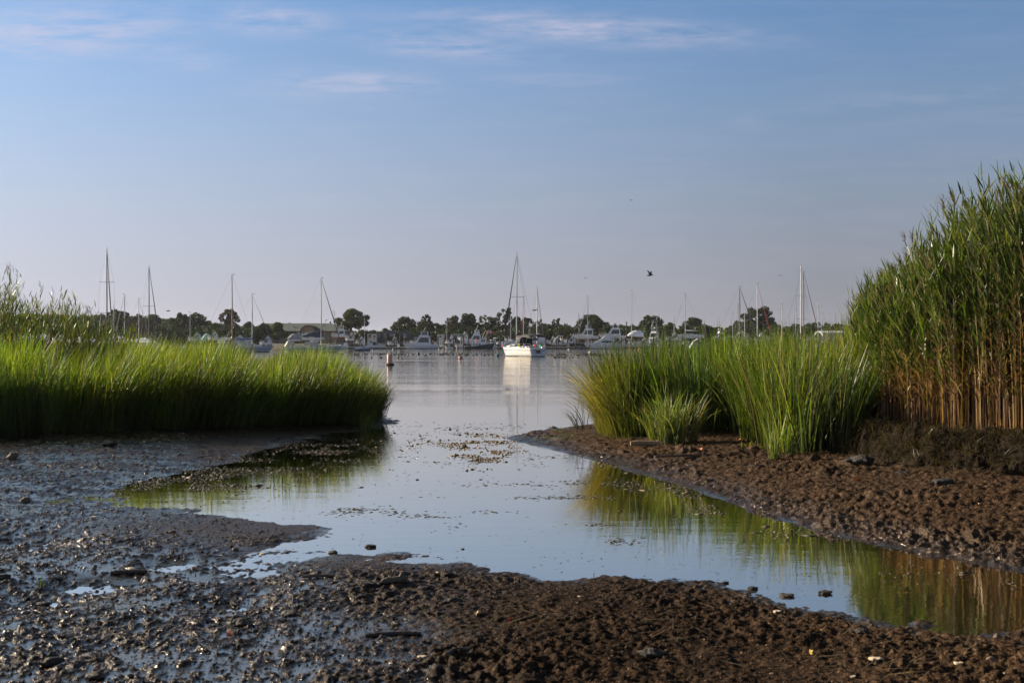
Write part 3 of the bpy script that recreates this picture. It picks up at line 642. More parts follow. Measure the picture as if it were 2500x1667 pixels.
def sailboat(label, px, d, top, rz, L=10.0, hull=None, mast=ALU, spread=(.5,), bow_jib=WHITEC, cover=None, mr=.085, base_z=0.0, group='sailboats lying at their moorings',
             dodger=None, bimini=None, stripe=None, backstay=True, name='sailboat', cradle=False, jib_r=.07, boom=True, rails=True, fs=None):
    B = L * .32; fs = fs or .095 * L; fb = fs * 1.25; dr = .055 * L
    hm = hull or hull_mat('white_yacht_hull', (.70, .70, .69), (.03, .04, .07), (.06, .07, .14))
    xm = .09 * L; a = R(rz)
    X0 = atd(px, d); ox, oy = X0 - xm * math.cos(a), d - xm * math.sin(a)
    t = thing(name, label, 'sailboat', (ox, oy, base_z), a, group)
    MB().loft(hull_rings(L, B, fs, fb, dr, .72, .10 * L)).build('hull', hm, t, True)
    MB().loft(hull_rings(L, B, fs, fb, dr, .72, .10 * L, sc=.96, z0=.005, z1=.035)).build('deck', OFFW, t)
    wf = lambda x, z: halfb(B, L, x, .72) * .62 - .12 * max(0, z - fs)
    dz = lambda x: sheer(L, fs, fb, x) + .03
    poly = [(-.16 * L, dz(-.16 * L)), (-.16 * L, dz(0) + .46), (.06 * L, dz(0) + .46), (.25 * L, dz(.25 * L) + .16), (.27 * L, dz(.27 * L))]
    cb = MB().slab(poly, wf).build('cabin', WHITE, t)
    for k in range(3):
        x0 = -.12 * L + k * .085 * L
        MB().plate([(x0, dz(0) + .16), (x0 + .06 * L, dz(0) + .16), (x0 + .055 * L, dz(0) + .33), (x0 + .004 * L, dz(0) + .33)], wf).build('window', DGLASS, cb)
    if True:
        for s in (1, -1): MB().box((-.30 * L, s * B * .30, fs + .16), (.26 * L, .10, .30)).build('coaming', WHITE, t)
    mt = CAMH - (top - HORIZ) * d / FPX - base_z; db = dz(xm) + .3
    ms = MB().path([(xm, 0, db - .3), (xm, 0, mt * .6), (xm - .05, 0, mt)], [mr, mr * .95, mr * .7], 8).build('mast', mast, t)
    MB().path([(xm - .3, 0, mt + .12), (xm + .25, 0, mt + .16)], .018, 4).box((xm + .3, 0, mt + .22), (.18, .03, .14)).path([(xm, 0, mt), (xm, 0, mt + .45)], .014, 4).build('wind_vane', WIRE, ms)
    tips = []
    for f in spread:
        z = db + (mt - db) * f; sw = B * .36 * (1.15 - .45 * f)
        MB().path([(xm - .15, -sw, z + .06), (xm, 0, z), (xm - .15, sw, z + .06)], .032, 5).build('spreader', mast, ms); tips.append((z, sw))
    for s in (1, -1):
        m = MB(); c0 = (xm - .1, s * B * .46, dz(xm))
        pts = [c0] + [(xm - .15, s * sw, z + .06) for z, sw in sorted(tips)] + [(xm, 0, mt - .15)]
        m.path(pts, .013, 4)
        if tips: m.path([(xm + .35, s * B * .45, dz(xm)), (xm, 0, sorted(tips)[0][0])], .011, 4)
        m.build('shroud', WIRE, t)
    bow = (L / 2 - .15, 0, fb + .1)
    MB().path([bow, (xm + (bow[0] - xm) * .5, 0, (bow[2] + mt) / 2), (xm + .08, 0, mt - .2)], [jib_r * .7, jib_r, jib_r * .35] if bow_jib else [.013] * 3, 6).build('furled_jib' if bow_jib else 'forestay', bow_jib or WIRE, t)
    if backstay: MB().path([(-L / 2 + .2, 0, fs + .1), (xm - .08, 0, mt - .05)], .013, 4).build('backstay', WIRE, t)
    if boom:
        bz = db + .95; bl = .40 * L
        bo = MB().path([(xm - .1, 0, bz), (xm - bl, 0, bz + .05)], .055, 6).build('boom', mast, t)
        if cover: MB().path([(xm + .05, 0, bz + 1.0), (xm - .05, 0, bz + .35), (xm - .5, 0, bz + .22), (xm - bl * .6, 0, bz + .16), (xm - bl, 0, bz + .1)], [.07, .19, .23, .18, .09], 8).build('sail_cover', cover, bo, True)
    if rails: rail(L, B, fs + .03, fb + .03, -L / 2 + .15, L / 2 - .3, 9, .58, .72).build('guard_rail', STEEL, t)
    if dodger:
        MB().box((-.5 * L - .04, 0, fs * .62), (.06, .62, .42)).build('transom_locker', DGLASS, t)
        MB().path([(-.5 * L - .1, .75, fs), (-.5 * L - .12, .75, .2)], .025, 5).path([(-.5 * L - .1, 1.05, fs), (-.5 * L - .12, 1.05, .2)], .025, 5).path([(-.5 * L - .12, .75, .45), (-.5 * L - .12, 1.05, .45)], .02, 5).path([(-.5 * L - .12, .75, .75), (-.5 * L - .12, 1.05, .75)], .02, 5).build('swim_ladder', STEEL, t)
    if dodger:
        rs = [[(x, y * B * .30, fs + .40 + (z) * 1.12) for y, z in ((-1, 0), (-.97, .75), (-.75, 1.05), (0, 1.15), (.75, 1.05), (.97, .75), (1, 0))] for x in (-.175 * L, -.10 * L)]
        rs.append([(-.04 * L, y * B * .27, fs + .42 + z * .45) for y, z in ((-1, 0), (-.97, .5), (-.7, .9), (0, 1), (.7, .9), (.97, .5), (1, 0))])
        dg = MB().loft(rs).build('dodger', dodger, t)
        MB().plate([(-.165 * L, fs + .65), (-.11 * L, fs + .65), (-.12 * L, fs + 1.0), (-.16 * L, fs + 1.0)], lambda x, z: B * .295, .02).build('window', DGLASS, dg)
    if bimini:
        P = [(y, z) for y, z in ((-1, -.42), (-.95, -.12), (-.6, .02), (0, .08), (.6, .02), (.95, -.12), (1, -.42))]
        rs = [[(x, y * B * .40, fs + 1.95 + z * .8 - e) for y, z in P] + [(x, y * B * .40, fs + 1.89 + z * .8 - e) for y, z in P[::-1]] for x, e in ((-.48 * L, .14), (-.42 * L, .02), (-.30 * L, 0), (-.24 * L, .10))]
        bm_ = MB().loft(rs).build('bimini', bimini, t, True)
        m = MB()
        for x in (-.44 * L, -.27 * L):
            for s in (1, -1): m.path([(-.35 * L, s * B * .38, fs + .3), (x, s * B * .39, fs + 1.65)], .016, 4)
        m.build('bimini_frame', STEEL, bm_)
    if cradle: stands(label, ox, oy, base_z - dr, a, L)
    return t
STANDS = []
def stands(label, x, y, z, a, L):
    t = thing('boat_stand', 'dark timber stand propping up the ' + ' '.join(label.split()[:8]), 'boat stand', (x, y, LANDZ), a, 'stands under the boats ashore')
    h = z - LANDZ + .15
    for fx in (-.25, .2):
        for s in (1, -1): MB().path([(fx * L, s * 1.35, 0), (fx * L, s * .55, h + .35)], .07, 5).build('prop', PILE, t)
        MB().box((fx * L, 0, h / 2), (.3, .5, h)).build('keel_block', PILE, t)
def motor(label, px0, px1, d, rz, style, base_z=0.0, hull=None, cat='motorboat', name='motor_yacht', top=None, group='motorboats along the docks', cradle=False, L=None, canvas=None, Bf=.33, dz0=0, roof=WHITE):
    c = math.cos(R(rz)); L = L or abs(px1 - px0) * d / FPX / max(abs(c), .35)
    B = L * Bf; a = R(rz); fs = .085 * L + .35; fb = fs * 1.32; dr = .045 * L
    if style in ('skiff',): fs, fb = .5, .75
    hm = hull or hull_mat('white_motor_hull', (.70, .70, .70), (.02, .025, .035), None, .12)
    t = thing(name, label, cat, (atd((px0 + px1) / 2, d), d, base_z), a, group)
    MB().loft(hull_rings(L, B, fs, fb, dr, .9, .14 * L, 2.7)).build('hull', hm, t, True)
    MB().loft(hull_rings(L, B, fs, fb, dr, .9, .14 * L, 2.7, sc=.97, z0=.004, z1=.045)).build('deck', OFFW, t)
    X = lambda f: L / 2 - f * L
    D = lambda f: sheer(L, fs, fb, X(f)) + .045
    def wf(x, z): return max(halfb(B, L, x, .9, 2.7) * .84 - .10 * max(0, z - fs - .3), .12)
    if style in ('flybridge', 'sportfish'):
        h = .115 * L + .75
        MB().slab([(X(.10), D(.10)), (X(.22), D(.2) + .22), (X(.40), D(.4) + .36), (X(.40), D(.4))], wf).build('foredeck', WHITE, t)
        zt = fs + h + .4
        poly = [(X(.34), D(.34) + .25), (X(.47), zt), (X(.76), zt), (X(.79), D(.79)), (X(.34), D(.34))]
        hs = MB().slab(poly, wf).build('deckhouse', WHITE, t)
        MB().plate([(X(.43), D(.45) + .40), (X(.505), zt - .28), (X(.735), zt - .28), (X(.74), D(.74) + .50)], wf).build('side_window', DGLASS, hs)
        MB().slab([(X(.365), D(.36) + .38), (X(.462), zt - .1), (X(.455), zt - .08), (X(.355), D(.36) + .42)], lambda x, z: wf(x, z) * .86).build('windscreen', DGLASS, hs)
        MB().slab([(X(.45), zt + .01), (X(.80), zt + .01), (X(.84), zt + .07), (X(.84), zt + .12), (X(.45), zt + .12)], lambda x, z: wf(x, z) * 1.02).build('roof', WHITE, hs)
        w2 = lambda x, z: wf(min(x, X(.55)), fs) * .78 - .08 * (z - zt)
        fbp = MB().slab([(X(.46), zt + .13), (X(.53), zt + .78), (X(.545), zt + .78), (X(.56), zt + .42), (X(.70), zt + .40), (X(.74), zt + .13)], w2).build('flybridge', WHITE, t)
        MB().plate([(X(.512), zt + .62), (X(.555), zt + 1.15), (X(.66), zt + 1.15), (X(.68), zt + .45), (X(.57), zt + .46)], lambda x, z: w2(x, zt) - .05).slab([(X(.515), zt + .66), (X(.555), zt + 1.12), (X(.565), zt + 1.12), (X(.525), zt + .66)], lambda x, z: w2(x, zt) - .03).build('wind_screen', canvas or pmat('smoked_screen', (.10, .11, .12), .2), fbp)
        ar = MB()
        ar.slab([(X(.70), zt + .13), (X(.62), zt + 1.5), (X(.56), zt + 1.5), (X(.55), zt + 1.58), (X(.66), zt + 1.58), (X(.77), zt + .13)], lambda x, z: w2(x, zt) + .04)
        ao = MB().slab([(X(.50), zt + 1.45), (X(.72), zt + 1.45), (X(.72), zt + 1.55), (X(.50), zt + 1.55)], lambda x, z: w2(X(.5), zt) * 1.05).build('hardtop', roof, fbp)
        for fx in (.53, .70):
            for s in (1, -1): MB().path([(X(fx), s * w2(X(.5), zt) * .95, zt + .3), (X(fx), s * w2(X(.5), zt) * .95, zt + 1.46)], .05, 5).build('roof_post', WHITE, fbp)
        MB().ell((X(.6), 0, zt + 1.78), (.32, .32, .2), 10, 6).build('radar_dome', BLACKC if style == 'flybridge' else WHITE, ao)
        MB().path([(X(.58), .3, zt + 1.55), (X(.66), .3, zt + 3.0)], .02, 4).build('aerial', WHITE, ao)
        MB().box((X(.9), 0, fs + .35), (.02, B * .8, .5)).build('transom_gate', WHITE, t)
        if style == 'sportfish':
            m = MB()
            for s in (1, -1):
                for fx, fy in ((.5, .62), (.72, .62)): m.path([(X(fx), s * w2(X(.5), zt), zt + 1.5), (X(.6) + (.6 - fx), s * .5, zt + 3.6)], .035, 4)
            m.box((X(.6), 0, zt + 3.6), (1.5, 1.5, .06)).path([(X(.6) + .7, .7, zt + 4.3), (X(.6) + .7, -.7, zt + 4.3), (X(.6) - .7, -.7, zt + 4.3), (X(.6) - .7, .7, zt + 4.3), (X(.6) + .7, .7, zt + 4.3)], .03, 4)
            for sx in (1, -1):
                for sy in (1, -1): m.path([(X(.6) + sx * .7, sy * .7, zt + 3.6), (X(.6) + sx * .7, sy * .7, zt + 4.3)], .03, 4)
            m.build('lookout_tower', STEEL, t)
    elif style == 'sport':
        zt = fs + .17 * L
        MB().slab([(X(.08), D(.08)), (X(.24), D(.2) + .20), (X(.42), D(.4) + .34), (X(.42), D(.4))], wf).build('foredeck', WHITE, t)
        hs = MB().slab([(X(.28), D(.28) + .18), (X(.52), zt - .1), (X(.56), zt), (X(.80), zt), (X(.84), zt - .5), (X(.80), D(.8)), (X(.28), D(.28))], wf).build('deckhouse', WHITE, t)
        MB().slab([(X(.305), D(.3) + .30), (X(.51), zt - .14), (X(.50), zt - .1), (X(.295), D(.3) + .33)], lambda x, z: wf(x, z) * .85).build('windscreen', WHITE, hs)
        MB().plate([(X(.44), D(.5) + .38), (X(.50), D(.5) + .78), (X(.58), D(.5) + .92), (X(.72), D(.6) + .90), (X(.77), D(.7) + .55), (X(.72), D(.7) + .38)], wf).build('side_window', DGLASS, hs)
        w2 = lambda x, z: wf(X(.6), fs) * .72
        fbp = MB().slab([(X(.50), zt + .02), (X(.58), zt + .75), (X(.66), zt + .8), (X(.80), zt + .35), (X(.82), zt + .02)], w2).build('flybridge', WHITE, t)
        MB().slab([(X(.60), zt + .82), (X(.80), zt + 1.25), (X(.84), zt + 1.25), (X(.80), zt + .5), (X(.77), zt + .5), (X(.79), zt + 1.1), (X(.62), zt + .80)], lambda x, z: w2(x, z) * .95).build('radar_arch', WHITE, fbp)
        MB().plate([(X(.24), D(.3) - .52), (X(.25), D(.3) - .52), (X(.26), D(.3) - .42), (X(.24), D(.3) - .42)], lambda x, z: halfb(B, L, x, .9, 2.7) * .99).build('porthole', DGLASS, t)
    elif style == 'express':
        MB().slab([(X(.08), D(.08)), (X(.30), D(.2) + .32), (X(.46), D(.4) + .42), (X(.46), D(.4))], wf).build('foredeck', WHITE, t)
        ws = MB().slab([(X(.38), D(.38) + .38), (X(.54), D(.5) + 1.05), (X(.66), D(.5) + 1.08), (X(.66), D(.5) + .2), (X(.40), D(.4) + .1)], wf).build('windscreen', DGLASS, t)
        MB().plate([(X(.40), D(.38) + .36), (X(.54), D(.5) + 1.02), (X(.535), D(.5) + 1.08), (X(.385), D(.38) + .42)], wf, .02).build('screen_frame', WHITE, ws)
        cv = MB().slab([(X(.50), D(.5) + 1.0), (X(.56), D(.5) + 1.75), (X(.70), D(.5) + 1.85), (X(.86), D(.6) + 1.2), (X(.93), D(.9) + .3), (X(.93), D(.9)), (X(.66), D(.6))], lambda x, z: wf(x, z) * .96).build('canvas_cover', canvas or OFFW, t)
        MB().plate([(X(.69), D(.6) + .9), (X(.70), D(.6) + 1.4), (X(.78), D(.6) + 1.2), (X(.80), D(.6) + .8)], lambda x, z: wf(x, z) * .96).build('side_window', DGLASS, cv)
        MB().path([(X(.62), wf(X(.6), fs), D(.6) + 1.0), (X(.66), 0.5, D(.6) + 2.1), (X(.66), -.5, D(.6) + 2.1), (X(.62), -wf(X(.6), fs), D(.6) + 1.0)], .07, 6).build('radar_arch', WHITE, t)
    elif style == 'ttop':
        MB().slab([(X(.06), D(.06)), (X(.28), D(.2) + .25), (X(.30), D(.3))], wf).build('foredeck', WHITE, t)
        co_ = MB().slab([(X(.46), D(.5) - .3), (X(.48), D(.5) + .75), (X(.56), D(.5) + .8), (X(.60), D(.5) - .3)], lambda x, z: .45).build('console', WHITE, t)
        MB().plate([(X(.475), D(.5) + .4), (X(.48), D(.5) + .72), (X(.55), D(.5) + .74), (X(.56), D(.5) + .4)], lambda x, z: .45).build('screen', DGLASS, co_)
        MB().slab([(X(.36), D(.5) + 1.55), (X(.38), D(.5) + 1.66), (X(.70), D(.5) + 1.66), (X(.72), D(.5) + 1.55)], lambda x, z: B * .36).build('hardtop', canvas or WHITE, t)
        for fx in (.44, .62):
            for s in (1, -1): MB().path([(X(fx), s * .5, D(.5) - .2), (X(fx - .02), s * B * .3, D(.5) + 1.56)], .035, 5).build('roof_post', STEEL, t)
        for s in (.35, -.35): MB().box((X(1.02), s, fs + .35), (.5, .35, .75)).build('outboard', DALU, t)
    elif style == 'wrapped':
        rs = []
        for f, hh in ((.03, .25), (.16, .9), (.34, 1.75), (.55, 2.1), (.80, 2.0), (.97, 1.3)):
            b = halfb(B, L, X(f), .9, 2.7) * 1.02 + .02; z = sheer(L, fs, fb, X(f)) - .15
            rs.append([(X(f), b, z), (X(f), b * .98, z + .2 + hh * .35), (X(f), b * .45, z + hh * .85), (X(f), 0, z + hh), (X(f), -b * .45, z + hh * .85), (X(f), -b * .98, z + .2 + hh * .35), (X(f), -b, z)])
        MB().loft(rs).build('wrap_cover', canvas or WHITEC, t)
    elif style == 'skiff':
        for f in (.35, .65): MB().box((X(f), 0, D(f) + .04), (.3, B * .8, .08)).build('thwart', DOCKW, t)
        MB().box((X(1.0), 0, fs + .25), (.35, .3, .8)).build('outboard', DALU, t)
    if style not in ('skiff', 'wrapped'): rail(L, B, fs + .04, fb + .04, X(.45), X(.05), 6, .6, .9).build('bow_rail', STEEL, t)
    if style in ('flybridge', 'sport', 'sportfish'):
        for f in (.30, .36): MB().plate([(X(f), fs * .75), (X(f + .012), fs * .75), (X(f + .012), fs * .9), (X(f), fs * .9)], lambda x, z: halfb(B, L, x, .9, 2.7) * .985).build('porthole', DGLASS, t)
    if cradle: stands(label, atd((px0 + px1) / 2, d), d, base_z - dr, a, L)
    return t
LANDZ = 1.5

# ------------------------------------------------------------------ the far shore
lm = bpy.data.materials.new('shore_ground'); lm.use_nodes = True; t = NT(lm.node_tree); co = t.n('ShaderNodeTexCoord').outputs['Object']
c = t.ramp(t.noise(co, .08, 5), [(.35, (.05, .06, .025)), (.55, (.09, .08, .055)), (.75, (.15, .13, .10))])
p = t.n('ShaderNodeBsdfPrincipled', {'Base Color': c, 'Roughness': .9}); t.n('ShaderNodeOutputMaterial', {0: p.outputs[0]})
m = MB()
sh = [(-1500, 520), (-330, 500), (-190, 470), (-110, 440), (-60, 398), (40, 394), (110, 392), (210, 400), (420, 420), (1500, 440)]
back = [(x * 3.2, 4200) for x, y in sh]
n = len(sh); m.add([(x, y, LANDZ) for x, y in sh] + [(x, y, LANDZ) for x, y in back] + [(x, y, -1) for x, y in sh],
    [(i, i + 1, n + i + 1, n + i) for i in range(n - 1)] + [(i, 2 * n + i, 2 * n + i + 1, i + 1) for i in range(n - 1)])
tag(m.build('far_ground', lm), 'flat far shore behind the harbour', kind='structure')

# trees
TRUNK = pmat('tree_bark', (.055, .045, .038), .9, var=.3, bump=.4)
def crown_pts(lobes, per, ls, jit=1.0):
    V = []; T = []
    for (c, r, tint) in lobes:
        n = max(8, int(per * r[0] * r[2]))
        u = rng.normal(0, 1, (n, 3)); u /= np.linalg.norm(u, axis=1)[:, None]
        rad = rng.uniform(.45, 1.0, n) ** .5 * (1 + rng.normal(0, .10, n))
        P = np.asarray(c) + u * np.asarray(r) * rad[:, None]
        a = rng.normal(0, 1, (n, 3)); a /= np.linalg.norm(a, axis=1)[:, None]; b = np.cross(a, rng.normal(0, 1, (n, 3))); b /= np.linalg.norm(b, axis=1)[:, None]
        s = ls * rng.uniform(.5, 1.35, (n, 1))
        V.append(np.stack([P - a * s, P - b * s * .55, P + a * s, P + b * s * .55], 1).reshape(-1, 3))
        T.append(np.repeat(np.asarray(tint)[None] * rng.uniform(.65, 1.35, (n, 1)), 4, 0))
    V = np.concatenate(V); return V, np.arange(len(V)).reshape(-1, 4), np.concatenate(T)
def tree(label, px, top, hw, bot, d, kind='round', tint=(.055, .07, .028), group='trees along the far shore', name='tree', per=175, dens=1.0, cat='tree'):
    if not (kind in ('open', 'layer') or bot < 805): bot = max(bot, 829)
    x = atd(px, d); W = hw * 1.32 * d / FPX; zt = zat(top, d); zb = max(zat(bot, d), LANDZ + .3); H = zt - zb
    t = thing(name, label, cat, (x, d, LANDZ), random.uniform(0, 6.28), group)
    zb -= LANDZ; zt -= LANDZ
    nl = {'round': 13, 'clump': 16, 'open': 15, 'spire': 9, 'flat': 11, 'shrub': 9, 'layer': 12}[kind]; nl = int(nl * 1.7)
    lobes = []; tips = []
    ca = t.rotation_euler.z
    for k in range(nl):
        f = (k + .5) / nl
        z = zb + H * (.12 + .80 * f)
        env = {'round': math.sin(math.pi * min(1, .22 + .74 * f)) ** .6, 'clump': (1 - f * .62), 'open': math.sin(math.pi * min(1, .25 + .66 * f)) ** .7, 'spire': 1 - .85 * f, 'flat': .55 + .45 * math.sin(math.pi * f), 'shrub': 1 - .45 * f, 'layer': .5 + .5 * f if f < .7 else 1.1 - .5 * f}[kind]
        an = k * 2.4 + random.uniform(-.5, .5); rr_ = W * env * (.25 + .62 * random.random())
        lr = .80 * W * {'round': .42, 'clump': .40, 'open': .31, 'spire': .36, 'flat': .38, 'shrub': .45, 'layer': .30}[kind] * random.uniform(.75, 1.2) * (.65 + .35 * env)
        c = (rr_ * math.cos(an), rr_ * math.sin(an), min(z, zt - lr * .62))
        v_ = random.uniform(.72, 1.28)
        lobes.append((c, (lr, lr, min(lr * random.uniform(.6, .85), H * .4)), tuple(q * v_ for q in tint))); tips.append(c)
    # a few lobes set the crown's widest reach across the view
    for s in (1, -1):
        an = (0 if s > 0 else math.pi) - ca; z = zb + H * random.uniform(.3, .55); lr = W * .26
        lobes.append(((W * .74 * math.cos(an), W * .74 * math.sin(an), z), (lr, lr, lr * .7), tint)); tips.append(lobes[-1][0])
    V_, Q_, T_ = crown_pts(lobes, per * dens * (1 if d < 560 else .6), .32 if d < 560 else .45)
    o = np_mesh('crown', V_, Q_, TREELEAF, T_); o.parent = t
    m = MB(); r0 = max(.16, W * .065); mid = (random.uniform(-.4, .4), random.uniform(-.4, .4), zb + H * .25)
    m.path([(0, 0, -.3), (.1, 0, mid[2] * .5), mid, (mid[0] * 1.5, mid[1] * 1.5, zb + H * .7)], [r0 * 1.3, r0, r0 * .8, r0 * .25], 7)
    for c in tips[::2]: m.path([(mid[0], mid[1], mid[2] * random.uniform(.72, 1)), ((mid[0] + c[0]) / 2, (mid[1] + c[1]) / 2, (mid[2] + c[2]) / 2 + .3), c], [r0 * .55, r0 * .38, r0 * .12], 5)
    m.build('trunk', TRUNK, t, True)
    return t
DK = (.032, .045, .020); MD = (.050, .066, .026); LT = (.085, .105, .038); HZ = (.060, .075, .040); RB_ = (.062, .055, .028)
for a in [
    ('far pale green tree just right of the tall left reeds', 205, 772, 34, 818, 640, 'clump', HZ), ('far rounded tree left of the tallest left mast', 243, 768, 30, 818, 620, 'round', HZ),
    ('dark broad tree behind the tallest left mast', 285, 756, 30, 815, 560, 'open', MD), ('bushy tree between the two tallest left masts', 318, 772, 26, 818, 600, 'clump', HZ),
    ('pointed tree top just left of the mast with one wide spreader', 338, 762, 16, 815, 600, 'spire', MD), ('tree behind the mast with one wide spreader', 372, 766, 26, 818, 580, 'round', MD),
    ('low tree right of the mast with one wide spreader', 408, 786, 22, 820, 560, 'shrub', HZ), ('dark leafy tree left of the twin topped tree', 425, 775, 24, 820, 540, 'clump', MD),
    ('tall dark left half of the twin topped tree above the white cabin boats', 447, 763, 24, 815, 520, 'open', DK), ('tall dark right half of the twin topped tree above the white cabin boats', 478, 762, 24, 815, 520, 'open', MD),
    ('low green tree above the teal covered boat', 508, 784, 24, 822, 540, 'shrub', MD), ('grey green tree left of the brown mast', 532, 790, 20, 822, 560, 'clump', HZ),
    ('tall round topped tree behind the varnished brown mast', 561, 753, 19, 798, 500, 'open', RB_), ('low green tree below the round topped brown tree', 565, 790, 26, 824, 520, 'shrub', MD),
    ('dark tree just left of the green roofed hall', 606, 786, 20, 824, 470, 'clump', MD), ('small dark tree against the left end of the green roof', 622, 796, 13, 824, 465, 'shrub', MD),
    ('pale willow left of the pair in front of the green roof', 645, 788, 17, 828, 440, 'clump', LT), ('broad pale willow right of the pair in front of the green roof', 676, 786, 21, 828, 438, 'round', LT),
    ('large round open tree standing alone right of the green roofed hall', 858, 754, 33, 806, 450, 'open', (.075, .08, .034)), ('low dark bush at the foot of the large open tree', 884, 806, 14, 826, 455, 'shrub', MD),
    ('low dark tree behind the tan shed', 905, 806, 18, 826, 500, 'flat', DK), ('small pointed bush at the left end of the grey blue building', 940, 800, 14, 818, 480, 'spire', MD),
    ('broad round tree above the grey blue building', 988, 774, 26, 816, 470, 'round', (.05, .055, .024)), ('thin spire topped tree above the white flybridge yacht', 1042, 766, 11, 800, 470, 'open', RB_),
    ('wide dark tree behind the white flybridge yacht', 1040, 784, 28, 822, 475, 'clump', DK), ('low dark tree between the spire tree and the tall middle trees', 1074, 788, 15, 822, 480, 'shrub', DK),
    ('open crowned tree left of the tall middle pair', 1106, 769, 17, 816, 462, 'open', RB_), ('tall dark tree in the middle of the row behind the trawler', 1145, 764, 24, 816, 460, 'open', DK),
    ('sparse tree between the middle row and the main mast', 1178, 767, 12, 815, 465, 'layer', RB_), ('dark tree left of the tallest middle tree', 1201, 771, 17, 820, 460, 'clump', DK),
    ('tallest tree with a layered top left of the main mast', 1232, 749, 22, 815, 455, 'layer', DK), ('dark broad tree directly behind the main mast', 1262, 771, 20, 820, 470, 'clump', DK),
    ('dark flat topped tree right of the main mast', 1289, 772, 16, 820, 475, 'flat', DK), ('dark tree behind the second mast right of the main sailboat', 1315, 779, 12, 818, 470, 'layer', DK),
    ('low dark tree right of the second mast', 1336, 789, 18, 822, 480, 'flat', DK), ('slender layered tree between the second mast and the gap', 1358, 775, 13, 820, 470, 'layer', DK),
    ('thin low tree at the gap right of the slender layered tree', 1381, 792, 9, 820, 490, 'spire', DK), ('small dark tree beside the blue bimini boat', 1400, 797, 11, 820, 480, 'clump', DK),
    ('broad dark tree behind the mast above the blue bimini boat', 1446, 768, 30, 812, 455, 'round', (.035, .05, .02)), ('low dark tree right of the blue bimini boat', 1482, 797, 12, 818, 470, 'shrub', DK),
    ('low rounded tree left of the shrink wrapped boat', 1508, 792, 18, 816, 500, 'flat', MD), ('low tree behind the shrink wrapped boat', 1536, 797, 14, 816, 500, 'shrub', MD),
    ('big domed dark tree behind the sport fishing boat', 1591, 771, 29, 814, 450, 'round', (.04, .052, .022)), ('small side tree left of the big domed tree', 1566, 786, 12, 814, 455, 'clump', DK),
    ('pale green tree between the two domed trees', 1640, 788, 17, 818, 440, 'clump', LT), ('dark domed tree behind the sailboat on stands', 1697, 776, 27, 814, 450, 'round', DK),
    ('low palm like scrub tree left of the tall right tree', 1752, 799, 15, 824, 520, 'flat', MD), ('low scrub tree at the foot of the tall right tree', 1778, 802, 11, 824, 520, 'shrub', MD),
    ('round tree left of the tall right tree', 1802, 781, 17, 815, 470, 'round', MD), ('tall uneven tree with open top behind the right masts', 1852, 748, 33, 812, 455, 'open', (.045, .055, .026)),
    ('small round tree right of the tall uneven tree', 1908, 802, 13, 822, 520, 'round', MD), ('dark rounded tree left of the tallest right mast', 1942, 790, 16, 818, 510, 'round', MD),
    ('dark tree behind the tallest right mast', 1978, 788, 16, 818, 510, 'clump', MD), ('twin topped small tree right of the tallest right mast', 1992, 785, 12, 818, 515, 'layer', MD),
    ('small dark tree left of the grey shed', 2020, 787, 11, 818, 515, 'clump', MD), ('dark tree behind the grey shed by the tall reeds', 2058, 792, 15, 815, 500, 'flat', DK)]:
    tree(*a)
# the woods behind, one mass
lob = []
for k in range(430):
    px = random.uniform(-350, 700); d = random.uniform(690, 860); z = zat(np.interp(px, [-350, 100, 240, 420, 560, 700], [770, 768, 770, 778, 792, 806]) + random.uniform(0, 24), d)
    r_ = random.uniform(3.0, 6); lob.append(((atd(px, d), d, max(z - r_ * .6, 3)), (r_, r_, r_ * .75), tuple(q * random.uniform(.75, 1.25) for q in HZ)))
for k in range(420):
    px = random.uniform(700, 2900); d = random.uniform(520, 600); z = zat(np.interp(px, [700, 900, 960, 1040, 1300, 1400, 1700, 1800, 2200, 2900], [816, 813, 806, 797, 793, 799, 802, 802, 804, 800]) + random.uniform(-4, 18), d)
    r_ = random.uniform(2, 3.6); lob.append(((atd(px, d), d, max(z - r_ * .6, 2.2)), (r_, r_, r_ * .75), tuple(q * random.uniform(.75, 1.25) for q in DK)))
V_, Q_, T_ = crown_pts(lob, 22, .75)
tag(np_mesh('distant_woods', V_, Q_, TREELEAF, T_), 'hazy low woods closing the view behind the far shore', kind='stuff')
lob = []
for k in range(560):
    px = random.choice([random.uniform(380, 640), random.uniform(940, 1420), random.uniform(1440, 1760), random.uniform(1760, 2100)]); d = random.uniform(425, 446); r_ = random.uniform(.9, 2.0)
    lob.append(((atd(px, d), d, LANDZ + random.uniform(.4, 5.2)), (r_, r_, r_), tuple(q * random.uniform(.6, 1.2) for q in DK)))
V_, Q_, T_ = crown_pts(lob, 70, .4)
tag(np_mesh('shore_scrub', V_, Q_, TREELEAF, T_), 'dark scrub along the far shore behind the boats', kind='stuff')

# buildings
def roofmat(name, c):
    if name in MATS: return MATS[name]
    m = bpy.data.materials.new(name); m.use_nodes = True; t = NT(m.node_tree); co = t.n('ShaderNodeTexCoord').outputs['Object']
    s = t.n('ShaderNodeTexWave', {'Vector': co, 'Scale': 1.2, 'Distortion': .3}).outputs[1]; nz = t.noise(co, 1.5, 4)
    f = t.m('MULTIPLY_ADD', s, .18, t.m('MULTIPLY_ADD', nz, .3, .72))
    p = t.n('ShaderNodeBsdfPrincipled', {'Base Color': t.mix(1.0, c, t.n('ShaderNodeCombineXYZ', {0: f, 1: f, 2: f}).outputs[0], 'MULTIPLY'), 'Roughness': .7})
    t.n('ShaderNodeOutputMaterial', {0: p.outputs[0]}); MATS[name] = m; return m
GREENR = roofmat('green_roof', (.085, .105, .085)); TAN = pmat('tan_wall', (.25, .19, .125), .85, var=.15); BRICK = pmat('brown_fascia', (.05, .028, .02), .8); PEACH = pmat('warm_plaster', (.38, .25, .15), .85)
